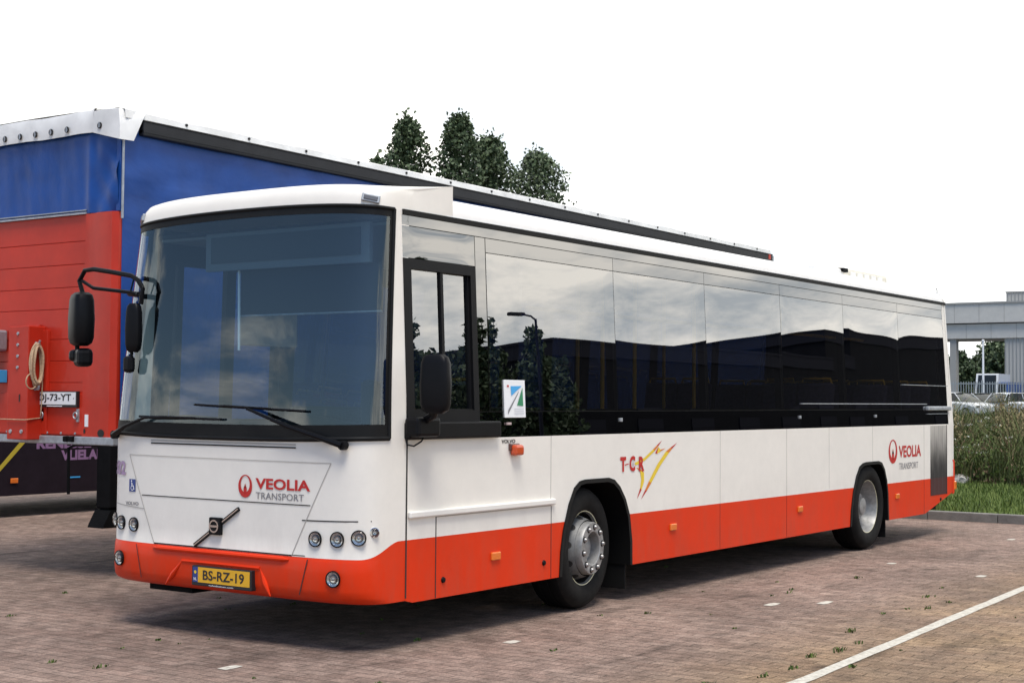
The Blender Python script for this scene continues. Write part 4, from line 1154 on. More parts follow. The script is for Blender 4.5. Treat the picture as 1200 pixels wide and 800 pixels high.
# front valance: folds down over the front edge
rws = []
for (dx, z) in ((.02, 4.292), (-.025, 4.285), (-.038, 4.24), (-.042, 4.15), (-.040, 4.078)):
    rws.append([(XT+dx+.004*math.sin(y*17), y, z+(.02 if .30 < (y-YT) < .36 else 0)*(1 if z > 4.2 else 0)+.004*math.sin(y*7)) for y in [YT+.33+1.89*i/40 for i in range(41)]])
mb.grid(rws, M_tarpw)
for s_, ya in ((1, YT), (-1, YE)):
    # corner flap, hangs lower over the post
    P = lambda d, x, z: (XT+x, ya+s_*d, z)
    mb.grid([[P(.33, .02, 4.292), P(.18, .03, 4.300), P(.05, .10, 4.300), P(-.03, .25, 4.285)],
             [P(.33, -.030, 4.275), P(.16, -.035, 4.275), P(.0, -.02, 4.27), P(-.055, .24, 4.25)],
             [P(.33, -.042, 4.15), P(.16, -.050, 4.13), P(-.035, -.035, 4.11), P(-.068, .20, 4.19)],
             [P(.33, -.040, 4.078), P(.16, -.050, 4.035), P(-.04, -.040, 3.985), P(-.068, .10, 3.985)]], M_tarpw)
slope(mb); roof = mb.build('roof_tarp', trl, angle=60)
for i in range(8):
    y = YT+(.22 if i == 0 else .45+.23*i)
    if y > YE-.2: continue
    mb = MB()
    T = Matrix.Translation((XT-.050, y, 4.135 if i else 4.13)) @ Matrix.Rotation(-PI/2, 4, 'Y')
    mb.lathe([(.030, 0), (.030, .006), (.017, .008), (.016, .004), (0, .006)], M_gap, T, 16, [M_gap, M_gap, M_gap, M_galv])
    mb.box(XT-.062, XT-.052, y-.007, y+.007, 4.11, 4.16, M_galv)
    slope(mb); mb.build('eyelet', roof)
for i in range(16):
    x = XT+.75+i*.82
    mb = MB()
    mb.lathe([(.014, -.01), (.014, .006), (0, .008)], M_gap, Matrix.Translation((x, YT-.045, 4.235)) @ Matrix.Rotation(PI/2, 4, 'X'), 10)
    slope(mb); mb.build('rivet', roof)
# galvanised lower bar
mb = MB(); mb.box(XT-.03, XT+.10, YT-.01, YE+.01, 1.235, 1.31, M_galv, .01)
for y in (YT+.52, YT+.60): mb.box(XT-.06, XT, y, y+.05, 1.26, 1.31, M_chas, .006)
for i in range(9): mb.lathe([(.012, 0), (.010, .008), (0, .009)], M_galv, Matrix.Translation((XT+.004, YT+.55+i*.2, 1.335)) @ Matrix.Rotation(-PI/2, 4, 'Y'), 8)
mb.build('front_bumper_bar', trl)
# equipment column with bolts
mb = MB()
mb.box(XT-.17, XT+.02, 5.22, 5.52, 1.27, 2.325, M_tred, .008); mb.box(XT-.012, XT+.02, 5.15, 5.23, 1.32, 2.29, M_tred, .004); mb.box(XT-.012, XT+.01, 5.28, 5.36, 2.29, 2.345, M_tred, .006)
for k in range(4): mb.lathe([(.016, 0), (.014, .010), (0, .011)], M_galv, Matrix.Translation((XT-.17, 5.375, 2.255-k*.105)) @ Matrix.Rotation(-PI/2, 4, 'Y'), 10)
for y in (5.30, 5.46): mb.lathe([(.02, 0), (.018, .010), (0, .011)], M_galv, Matrix.Translation((XT-.17, y, 1.345)) @ Matrix.Rotation(-PI/2, 4, 'Y'), 10)
mb.box(XT-.174, XT-.168, 5.33, 5.345, 1.62, 1.69, M_gap); mb.build('equipment_column', trl)
mb = MB()
mb.box(XT-.20, XT, 5.76, 6.3, 2.10, 2.30, M_galv, .02); mb.tube([(XT-.22, 5.78, 2.08), (XT-.24, 5.80, 1.98), (XT-.22, 5.84, 1.94), (XT-.2, 5.9, 2.0)], .022, M_rubber); mb.box(XT-.10, XT, 5.76, 6.0, 1.80, 1.92, M_cyan, .004)
mb.tube([(XT-.20, 5.80, 2.30), (XT-.21, 5.74, 2.335), (XT-.20, 5.68, 2.33)], .018, M_yel); mb.box(XT-.22, XT-.16, 5.82, 5.88, 2.14, 2.26, M_paper, .01)
mb.build('coupling_panel', trl)
mb = MB(); mb.box(XT-.030, XT+.006, 4.695, 5.305, 1.572, 1.722, M_ink, .004); tp = mb.build('number_plate', trl)
mb = MB(); mb.box(XT-.033, XT-.028, 4.71, 5.29, 1.598, 1.712, M_wplate)
add_text(mb, 'OJ-73-YT', (-5.245, -4.77, 1.613, 1.697), lambda x, z: Vector((XT-.035, -x, z)), M_ink, .02)
for y in (5.265, 4.735): add_flat(mb, disc_pts(-y, 1.655, .006, .006, 8), lambda x, z: Vector((XT-.035, -x, z)), M_ink)
add_flat(mb, [(-5.12, 1.580), (-4.90, 1.580), (-4.90, 1.588), (-5.12, 1.588)], lambda x, z: Vector((XT-.0315, -x, z)), M_paper)
mb.build('plate_lettering', tp)
mb = MB()
for y in (5.215, 4.725):
    ringp = [(XT-.02, y+.026*math.cos(a), 1.500+.028*math.sin(a)) for a in [2*PI*i/14 for i in range(15)]]
    mb.tube(ringp, .007, M_galv, 6, False); mb.box(XT-.012, XT+.01, y-.03, y+.0, 1.44, 1.56, M_galv, .004)
mb.build('lashing_ring', trl)
# chassis, running gear
mb = MB()
mb.box(XT+.12, XT+13.5, YT+.02, YE-.02, 1.238, 1.275, M_chas)
for y in (YT+.75, YE-.85): mb.box(XT+3.0, XT+13.3, y, y+.10, 1.14, 1.238, M_chas); mb.box(XT+3.0, XT+13.3, y, y+.10, .80, 1.14, M_chas)
mb.box(XT+13.5, XT+13.56, YT+.05, YE-.05, .5, 1.24, M_chas)
mb.build('chassis', trl)
mb = MB(); mb.box(XT+13.50, XT+13.55, YT+.03, YE-.03, 1.24, 4.15, M_tred); mb.build('rear_door', trl)
for y in (YT+.55, YE-.75):
    mb = MB(); mb.box(XT+3.4, XT+3.56, y, y+.16, .06, 1.18, M_chas, .01); mb.box(XT+3.3, XT+3.66, y-.05, y+.21, 0, .06, M_chas, .01); mb.build('landing_leg', trl)
for x in (XT+8.3, XT+9.6, XT+10.9):
    for y, s_ in ((YT+.06, -1), (YE-.06, 1)):
        T = Matrix.Translation((x, y, .5)) @ Matrix.Rotation(PI/2 if s_ < 0 else -PI/2, 4, 'X')
        mb = MB(); mb.lathe([(.29, -.02), (.33, .02), (.42, .02), (.48, -.03), (.50, -.08), (.50, -.30), (.46, -.36), (.29, -.36)], M_tyre, T, 32)
        wh = mb.build('wheel', trl, origin=(x, y, .5))
        mb = MB(); mb.lathe([(.30, -.01), (.27, -.03), (.25, -.10), (.12, -.10), (.11, -.02), (0, -.02)], M_rim, T, 32); mb.build('rim', wh)

# rope hanging on the trailer front
M_rope = mat('rope_fibre', (.50, .36, .22), .9, var=.3, vscale=60, bump=.5, bscale=120)
mb = MB()
YR = 5.20
for k in range(7):
    pts = []
    for i in range(25):
        a = 2*PI*i/24
        pts.append((XT-.095+(.050+.009*(k % 3))*math.cos(a)+.010*math.sin(k*2.1), YR-.012*(k % 4)+.006*math.sin(3*a+k), 1.955+(.195-.008*(k % 4))*math.sin(a)+.004*k))
    mb.tube(pts, .011, M_rope, 6, False)
pts = [(XT-.16+.06*math.cos(a), YR-.02, 1.81+.07*math.sin(a)) for a in [PI*.2+1.6*PI*i/16 for i in range(17)]]
mb.tube(pts, .006, M_rope, 6)
mb.tube([(XT-.045, YR-.02, 1.95), (XT-.04, YR-.02, 1.80), (XT-.035, YR-.01, 1.62), (XT-.035, YR, 1.52), (XT-.03, YR+.01, 1.49)], .006, M_rope, 6)
mb.tube([(XT-.03, YR+.02, 1.47), (XT-.17, YR+.01, 1.458), (XT-.185, 5.24, 1.455), (XT-.185, 5.52, 1.457), (XT-.03, 6.1, 1.45)], .005, M_rope, 6)
mb.tube([(XT-.09, 5.23, 2.17), (XT-.09, YR-.03, 2.16), (XT-.09, YR-.04, 2.19)], .012, M_galv, 6); mb.tube([(XT-.09, 5.23, 1.735), (XT-.09, YR-.03, 1.74), (XT-.09, YR-.04, 1.77)], .012, M_galv, 6)
tag(mb.build('rope_coil', origin=(XT-.095, 5.20, 1.95)), 'coil of pale rope hanging on the red trailer front beside the white plate', 'rope')

# black support leg on the ground behind the trailer front
mb = MB()
x, y = 5.40, 8.87
mb.box(x-.13, x+.13, y-.13, y+.13, .24, 1.16, M_chas, .02); mb.box(x-.09, x+.09, y-.09, y+.09, .1, .3, M_chas)
mb.prism([(x-.24, 0), (x+.24, 0), (x+.22, .05), (x+.12, .22), (x-.12, .22), (x-.22, .05)], 'y', y-.15, y+.15, M_chas)
mb.tube([(x+.02, y+.1, 1.05), (x-.16, y+.52, 1.04), (x-.20, y+.60, 1.0), (x-.19, y+.60, .40)], .022, M_chas, 8)
tag(mb.build('support_leg', origin=(x, y, 0)), 'black steel support leg with flared foot standing beyond the trailer corner', 'trailer stand')

# ================================================================== DARK COACH BEHIND
co = thing('dark_coach', 'dark purple coach with lilac lettering parked beyond the trailer', 'coach', (9.5, 12.25, 0))
M_coach = mat('coach_purple', (.016, .010, .015), .55, coat=.05, var=.2, spec=.15)
CX0, CX1, CY0, CY1 = 3.4, 15.4, 11.0, 13.5
mb = MB()
def arch(cx, r=.56, n=12): return [(cx-r*math.cos(PI*i/n), .30+r*1.05*math.sin(PI*i/n)) for i in range(n+1)]
outl = [(CX0+.25, .30), (CX0, .55), (CX0+.02, 1.4), (CX0+.25, 3.0), (CX0+.5, 3.25), (CX1-.2, 3.25), (CX1, 3.0), (CX1, .5), (CX1-.3, .30)]
low_ = []
for cx in (12.6, 9.5): low_ += arch(cx)[::-1]
outl2 = outl[:-1]+[outl[-1]]+low_
mb.prism(outl2, 'y', CY0, CY1, M_coach)
mb.build('body', co)
mb = MB(); mb.box(CX0+.4, CX1-.3, CY0-.012, CY0+.01, 1.55, 2.7, M_blackgloss)
for i in range(7): mb.box(CX0+1.8+i*1.55, CX0+1.83+i*1.55, CY0-.016, CY0, 1.55, 2.7, M_gap)
mb.build('window_band', co)
mb = MB(); mb.prism([(CX0-.02, .0)]+[], 'y', 0, 0, M_ink) if False else None
mb.grid([[(CX0-.01+.23*max(0, (z-1.4)/1.6), y, z) for y in (CY0+.15, CY0+1.25, CY1-.15)] for z in (1.4, 2.0, 2.7, 2.95)], M_blackgloss); mb.build('windscreen', co)
for cx in (12.6, 9.5):
    for y, s_ in ((CY0+.06, -1), (CY1-.06, 1)):
        T = Matrix.Translation((cx, y, .49)) @ Matrix.Rotation(PI/2 if s_ < 0 else -PI/2, 4, 'X')
        mb = MB(); mb.lathe([(.29, -.02), (.33, .02), (.42, .02), (.47, -.03), (.49, -.08), (.49, -.28), (.29, -.30)], M_tyre, T, 32); wh = mb.build('wheel', co, origin=(cx, y, .49))
        mb = MB(); mb.lathe([(.30, -.01), (.27, -.03), (.22, -.06), (.12, .02), (0, .03)], M_rim, T, 32); mb.build('rim', wh)
mb = MB()
def CM(x, z): return Vector((x, CY0-.004, z))
add_text(mb, 'RENESSE - VLI', (5.86, 7.35, .93, 1.07), CM, M_purple, .05)
add_text(mb, 'VLIELAND', (6.28, 7.22, .76, .905), CM, M_purple, .05)
add_flat(mb, [(5.15, .60), (5.20, .57), (5.80, 1.15), (5.75, 1.20)], CM, mat('stripe_yellow', (.50, .38, .03), .6))
mb.build('lettering', co)
mb = MB(); mb.box(5.44, 5.56, CY0-.02, CY0, .47, .54, M_orange, .01); mb.box(10.6, 10.72, CY0-.02, CY0, .47, .54, M_orange, .01); mb.build('side_marker', co)
mb = MB(); mb.box(6.42, 6.62, CY0-.006, CY0, .505, .525, M_cyan); mb.build('badge', co)

# ================================================================== TREES
M_leafA = mat('leaf_dark', (.052, .076, .034), .6, spec=.3)
M_leafB = mat('leaf_mid', (.088, .122, .056), .6, spec=.3)
M_leafC = mat('leaf_pale', (.15, .185, .10), .6, spec=.3)
M_leafD = mat('leaf_grey', (.060, .075, .045), .6, spec=.3)
M_bark = mat('bark', (.075, .06, .045), .9, var=.3, bump=.5, bscale=12)
def tree(name, label, cat, loc, H, crown, nleaf, leaf, seed, group=None, base=.15, mats=None, upright=True, limbs=26):
    """crown(h) gives the radius at relative height h in 0..1 of the crown"""
    r = random.Random(seed); x, y, z = loc
    o = thing(name, label, cat, loc, group)
    tk = MB(); lean = Vector((r.uniform(-.02, .02), r.uniform(-.02, .02), 1))
    top = H*.96
    path = [Vector(loc)+lean*(top*i/9)+Vector((r.uniform(-.04, .04), r.uniform(-.04, .04), 0))*(i > 0) for i in range(10)]
    R0 = H*.014+.05
    tk.tube(path, R0, M_bark, 9, r2=.02)
    ends = []
    for k in range(limbs):
        h = base+(1-base)*(k+.5)/limbs*.97
        a = k*2.4+r.uniform(-.4, .4)
        f = (h-base)/(1-base)
        rad = crown(f)*r.uniform(.55, .95)
        st_ = Vector(loc)+lean*(H*h*.90)
        d = Vector((math.cos(a), math.sin(a), 0))
        rise = rad*(r.uniform(.9, 1.6) if upright else r.uniform(.15, .6))
        e = st_+d*rad+Vector((0, 0, min(rise, H*1.02-(st_.z-z))))
        mid_ = st_+(e-st_)*.5+Vector((0, 0, -.06*rad))
        tk.tube([st_, mid_, e], R0*.35*(1-f*.7), M_bark, 5, r2=.012)
        for q in (.45, .72, 1.0): ends.append((st_+(e-st_)*q, rad*(.30 if q < 1 else .36)+.25))
    for q in range(4): ends.append((Vector(loc)+lean*(H*(.93+.022*q)), .35+crown(.97)*.5))
    tk.build('trunk', o, origin=loc)
    lf = MB(); ms_ = mats or [M_leafA, M_leafB, M_leafC]
    wts = [.45, .40, .15]
    for _ in range(nleaf):
        if upright and r.random() < .80:
            f = 1-r.random()**1.25*.97; a = r.uniform(0, 2*PI)
            rad = crown(f)*(.84+.14*math.sin(3*a+9*f+seed)+.12*math.sin(5*a-17*f+2*seed)+.12*math.sin(37*f+2*a+seed))*r.random()**.42
            p = Vector(loc)+lean*(H*(base+(1-base)*f))+Vector((rad*math.cos(a), rad*math.sin(a), r.gauss(0, .12)))
        else:
            c, cr_ = ends[int(r.random()*len(ends))]
            v = Vector((r.gauss(0, 1), r.gauss(0, 1), r.gauss(0, 1.15))); v.normalize(); v *= cr_*r.random()**.45
            p = c+v
        n_ = Vector((r.gauss(0, 1), r.gauss(0, 1), r.gauss(0, 1))).normalized()
        t1 = n_.orthogonal().normalized(); t1 = Matrix.Rotation(r.uniform(0, 6.28), 3, n_) @ t1; t2 = n_.cross(t1)
        s_ = leaf*r.uniform(.6, 1.35)
        m_ = ms_[0] if (u := r.random()) < wts[0] else ms_[1] if u < wts[0]+wts[1] else ms_[2]
        lf.poly([p-t1*s_*.5, p+t2*s_*.36+n_*s_*.1, p+t1*s_*.55, p-t2*s_*.36+n_*s_*.1], m_)
    lf.build('crown', o, origin=loc, angle=180)
    return o
def pop(wd): return lambda f: max(.10, wd*min(1, (max(0, 1-f)*11/1.5)**.36)*(.9+.1*min(1, f*4)))
GZ = .783
G_ = 'tall trees behind the trailer'
tree('poplar_tree', 'tallest leftmost tall green poplar rising above the trailer roof', 'tree', (48.1, 38.6, GZ), 14.3, pop(1.25), 10500, .20, 3, G_)
tree('poplar_tree', 'second tall poplar from the left above the trailer roof, broad topped', 'tree', (48.19, 35.75, GZ), 14.1, pop(1.25), 10500, .20, 4, G_)
tree('poplar_tree', 'third tall poplar above the trailer roof, pressed against its left neighbour', 'tree', (50.6, 35.55, GZ), 13.5, pop(1.4), 10500, .20, 5, G_)
tree('poplar_tree', 'rightmost and lowest of the tall trees above the trailer roof, looser crown', 'tree', (54.2, 34.9, GZ), 13.2, pop(1.65), 9000, .20, 8, G_, mats=[M_leafB, M_leafC, M_leafD])
tree('small_tree', 'tree tip barely showing left of the poplars above the trailer roof', 'tree', (49.9, 42.2, GZ), 12.9, pop(1.2), 3500, .27, 9, G_)

# ================================================================== WEEDS AND GRASS
def blades(name, n, xr, yr, zf, hr, wr, mats_, wts, seed, lean=.35, segs=3, near=None):
    r = random.Random(seed); mb = MB()
    for m_ in mats_: mb.mid(m_)
    cum = []; s_ = 0
    for q in wts: s_ += q; cum.append(s_)
    for _ in range(n):
        x = r.uniform(*xr); y = r.uniform(*yr)
        h = r.uniform(*hr)*(1 if segs < 3 else .72+.22*math.sin(y*2.9+x*1.3)+.18*math.sin(x*3.1-y*1.7+1)+.12*math.sin(y*7.3)); wd = r.uniform(*wr); a = r.uniform(0, 2*PI)
        d = Vector((math.cos(a), math.sin(a), 0)); l = r.uniform(.05, lean)*h
        sd_ = Vector((-d.y, d.x, 0))
        u = r.random()*s_; mi = next(i for i, c in enumerate(cum) if u <= c)
        z0 = zf(x)-.02; i0 = len(mb.v)
        for j in range(segs+1):
            f = j/segs; c = Vector((x, y, z0+h*f*(1-.12*f)))+d*(l*f*f); ww = wd*(1-f)**.7*.5+.001
            mb.v.append(tuple(c-sd_*ww)); mb.v.append(tuple(c+sd_*ww))
        for j in range(segs): mb.f.append((i0+2*j, i0+2*j+1, i0+2*j+3, i0+2*j+2)); mb.mi.append(mi)
    return mb
M_g1 = mat('grass_green', (.095, .140, .028), .7, spec=.25); M_g2 = mat('grass_light', (.155, .20, .05), .7, spec=.25); M_g3 = mat('grass_dark', (.055, .085, .022), .7, spec=.25)
M_w1 = mat('weed_green', (.105, .135, .042), .75, spec=.2); M_w2 = mat('weed_dark', (.060, .080, .030), .75, spec=.2); M_w3 = mat('weed_straw', (.24, .195, .10), .8, spec=.2); M_w4 = mat('weed_rust', (.17, .115, .07), .8, spec=.2); M_w5 = mat('flower_white', (.70, .68, .58), .7)
mb = blades('grass', 30000, (13.72, 20.6), (-1.2, 5.5), bank_z, (.05, .14), (.010, .022), [M_g1, M_g2, M_g3], [.5, .3, .2], 11, .6, 2)
mb2 = blades('grass', 16000, (13.72, 20.6), (-14, -1.2), bank_z, (.05, .14), (.014, .030), [M_g1, M_g2, M_g3], [.5, .3, .2], 14, .6, 2)
off = len(mb.v); mb.v += mb2.v; mb.f += [tuple(i+off for i in f) for f in mb2.f]; mb.mi += mb2.mi
stuff(mb.build('verge_grass', angle=180))
mb = blades('weeds', 26000, (20.2, 27.5), (-.5, 6.5), bank_z, (.3, 1.45), (.008, .022), [M_w1, M_w2, M_w3, M_w4], [.52, .22, .12, .14], 12, .9, 3)
mb2 = blades('weeds', 11000, (20.3, 27.5), (-14, 18), bank_z, (.3, .9), (.02, .05), [M_w1, M_w2, M_w3, M_w4], [.5, .28, .06, .16], 13, .8, 2)
off = len(mb.v); mb.v += mb2.v; mb.f += [tuple(i+off for i in f) for f in mb2.f]; mb.mi += mb2.mi
# leafy stems with little leaves, seed heads and flowers
r = random.Random(21)
for m_ in (M_w5,): mb.mid(m_)
def leafq(p, s_, m_, r):
    t1 = Vector((r.gauss(0, .7), r.gauss(0, .7), abs(r.gauss(0, 1))+.2)).normalized(); t2 = t1.cross(Vector((r.gauss(0, 1), r.gauss(0, 1), .1))).normalized()
    mb.poly([p-t1*s_, p+t2*s_*.4, p+t1*s_, p-t2*s_*.4], m_)
for _ in range(4200):
    x = 20.3+6.7*r.random()**1.5; y = r.uniform(-.5, 6.5); h = r.uniform(.3, .95)*(.75+.35*math.sin(y*2.3+x)*math.sin(x*1.7-y)); z0 = bank_z(x)
    m_ = r.choice([M_w1, M_w1, M_w2, M_w2, M_w4, M_g1])
    for j in range(9):
        f = r.random(); leafq(Vector((x+r.gauss(0, .09), y+r.gauss(0, .09), z0+h*f)), r.uniform(.03, .075)*(1.1-.5*f), m_, r)
for _ in range(260):    # pale feathery grass heads
    cx_, cy_ = r.choice([(23.0, 2.35), (23.6, 2.2), (21.8, 3.55), (24.2, 2.05), (24.5, 3.2)])
    x = cx_+r.gauss(0, .35); y = cy_+r.gauss(0, .14); h = r.uniform(.9, 1.35); z0 = bank_z(x)
    for j in range(10):
        leafq(Vector((x+r.gauss(0, .02), y+r.gauss(0, .02), z0+h*(.55+.45*j/10))), r.uniform(.03, .05), M_w3, r)
for _ in range(70):
    x = r.uniform(20.6, 25); y = r.uniform(1, 5); z0 = bank_z(x)+r.uniform(.3, .8)
    for j in range(6): leafq(Vector((x+r.gauss(0, .05), y+r.gauss(0, .05), z0+r.gauss(0, .012))), .03, M_w5, r)
stuff(mb.build('tall_weeds', angle=180))
mb = MB(); r = random.Random(5)
for m_ in (M_g1, M_g3): mb.mid(m_)
tuf = [(3.046, -2.093), (2.6, -2.35), (1.4, -2.38), (1.9, -2.3), (2.2, -2.36), (5.3, -1.9), (1.05, -2.36), (1.7, -2.66), (4.6, -2.15), (6.2, -.9), (.6, -2.2)]
for _ in range(80): 
    t_ = r.uniform(0, 1); tuf.append((r.uniform(-3.5, 6), r.uniform(-3.0, 4.5)))
for (x, y) in tuf:
    big = r.uniform(.5, .8) if tuf.index((x, y)) < 11 else r.uniform(.2, .6)
    for k in range(int(26*big)):
        a = r.uniform(0, 6.28); px, py = x+r.gauss(0, .045*big), y+r.gauss(0, .022*big); h = r.uniform(.012, .045)*big; l = r.uniform(.2, .9)*h
        d = Vector((math.cos(a), math.sin(a), 0)); s_ = Vector((-d.y, d.x, 0))*.005
        b_ = Vector((px, py, 0)); t1 = b_+d*l+Vector((0, 0, h))
        mb.poly([b_-s_, b_+s_, b_+d*l*.5+Vector((0, 0, h*.7))+s_, t1, b_+d*l*.5+Vector((0, 0, h*.7))-s_], r.choice([M_g1, M_g3]))
stuff(mb.build('paving_weeds', angle=180))
mb = MB(); r = random.Random(2)
bm = bmesh.new(); bmesh.ops.create_icosphere(bm, subdivisions=3, radius=.18)
for v in bm.verts: v.co *= 1+.25*math.sin(v.co.x*31)*math.sin(v.co.y*27)*math.cos(v.co.z*23); v.co.z *= .6
mb.addbm(bm, mat('pale_stone', (.5, .47, .42), .9, var=.3), Matrix.Translation((20.35, 2.72, .22))); bm.free()
tag(mb.build('stone', origin=(20.35, 2.72, .13)), 'pale stone lying at the foot of the weedy bank', 'stone')

# ================================================================== DEPOT BEYOND THE WEEDS
def ray(u, v, depth):
    d = fw+Rv*((u-600)/1729.03)-Uv*((v-400)/1729.03); return Vector((-7.2706, -6.284, 1.6833))+d*depth
M_clad = mat('grey_cladding', (.52, .50, .455), .55, var=.06, vscale=2)
M_clad2 = mat('grey_cladding_dark', (.32, .31, .285), .55)
def mk_corr(name, c1):
    M, t, b = node_mat(name); c = t.nodes.new('ShaderNodeTexCoord'); wv = t.nodes.new('ShaderNodeTexWave')
    wv.bands_direction = 'Y'; wv.inputs['Scale'].default_value = 1.2; t.links.new(c.outputs['Object'], wv.inputs['Vector'])
    b.inputs['Base Color'].default_value = (*c1, 1); b.inputs['Roughness'].default_value = .6
    bp = t.nodes.new('ShaderNodeBump'); bp.inputs['Distance'].default_value = .08; bp.inputs['Strength'].default_value = .8; t.links.new(wv.outputs['Fac'], bp.inputs['Height']); t.links.new(bp.outputs[0], b.inputs['Normal'])
    return M
M_corr = mk_corr('corrugated_grey', (.40, .39, .36))
DP = 110
a_ = ray(1108, 357, DP); XB = a_.x
ytop = a_.z; zmid = ray(1112, 380, DP).z; zbot = ray(1118, 397, DP).z
yL = ray(1119, 400, DP).y; yR = ray(1190, 400, DP).y
gb = thing('gate_building', 'pale grey clad gate building with open passage beyond the weeds', 'building', (XB, yR, GZ))
mb = MB()
mb.box(XB, XB+6, yR-16, yL+10, zmid+.06, ytop, M_clad); mb.box(XB+.25, XB+6, yR-16, yL+10, zbot, zmid-.02, M_clad); mb.box(XB+.3, XB+5.9, yR-16, yL+10, zmid-.03, zmid+.07, M_gap)
mb.box(XB-.08, XB+6.05, yR-16, yL+10, ytop, ytop+.12, M_clad2)
y = yL+9
while y > yR-16:
    mb.box(XB-.012, XB+.0, y, y+.03, zmid+.06, ytop, M_clad2); mb.box(XB+.238, XB+.25, y-.8, y-.77, zbot, zmid-.02, M_clad2); y -= 1.83
mb.build('fascia', gb)
mb = MB(); mb.box(XB+.4, XB+6, yR-16, yR, GZ, zbot, M_corr); mb.build('wall', gb)
mb = MB(); mb.box(XB+.4, XB+1.0, yL-.12, yL+.35, GZ, zbot, M_clad2); mb.build('pillar', gb); mb = MB(); mb.box(XB+.4, XB+6, yL+4.5, yL+10, GZ, zbot, M_corr); mb.build('wall', gb)
ch = ray(1188, 345, DP)
mb = MB(); mb.box(XB+1, XB+5, ch.y-6, ch.y, ytop+.1, ch.z, M_corr); mb.box(XB+.95, XB+5.05, ch.y-6.05, ch.y+.05, ch.z, ch.z+.1, M_clad2); mb.build('roof_block', gb)
# fence of vertical bars
f0_ = ray(1100, 447, 97); f1_ = ray(1210, 447, 97); FXX = f0_.x; FZ = f0_.z
M_fence = mat('fence_grey', (.33, .36, .36), .5, metal=.3)
fe = thing('bar_fence', 'grey vertical bar fence in front of the depot gate', 'fence', (FXX, f1_.y, GZ))
mb = MB(); y = f1_.y-8
while y < f0_.y+8: mb.box(FXX-.015, FXX+.015, y, y+.045, GZ+.1, FZ, M_fence); y += .17
mb.box(FXX-.02, FXX+.02, f1_.y-8, f0_.y+8, FZ-.16, FZ-.10, M_fence); mb.box(FXX-.02, FXX+.02, f1_.y-8, f0_.y+8, GZ+.2, GZ+.26, M_fence); mb.build('bars', fe)
y = f1_.y-8
while y < f0_.y+8:
    mb = MB(); mb.box(FXX-.05, FXX+.05, y-.05, y+.05, GZ, FZ+.1, M_fence); mb.build('post', fe); y += 2.55
# mast
pb = ray(1152, 400, 100)
mb = MB(); mb.tube([(pb.x, pb.y, GZ), (pb.x, pb.y, pb.z)], .09, M_paper, 10, r2=.06); mb.lathe([(.09, 0), (.10, .1), (0, .14)], M_paper, Matrix.Translation((pb.x, pb.y, pb.z)), 10); mb.box(pb.x-.2, pb.x+.2, pb.y-.2, pb.y+.2, GZ, GZ+.05, M_galv)
tag(mb.build('flag_mast', origin=(pb.x, pb.y, GZ)), 'slim white mast standing before the dark trees inside the depot', 'mast')
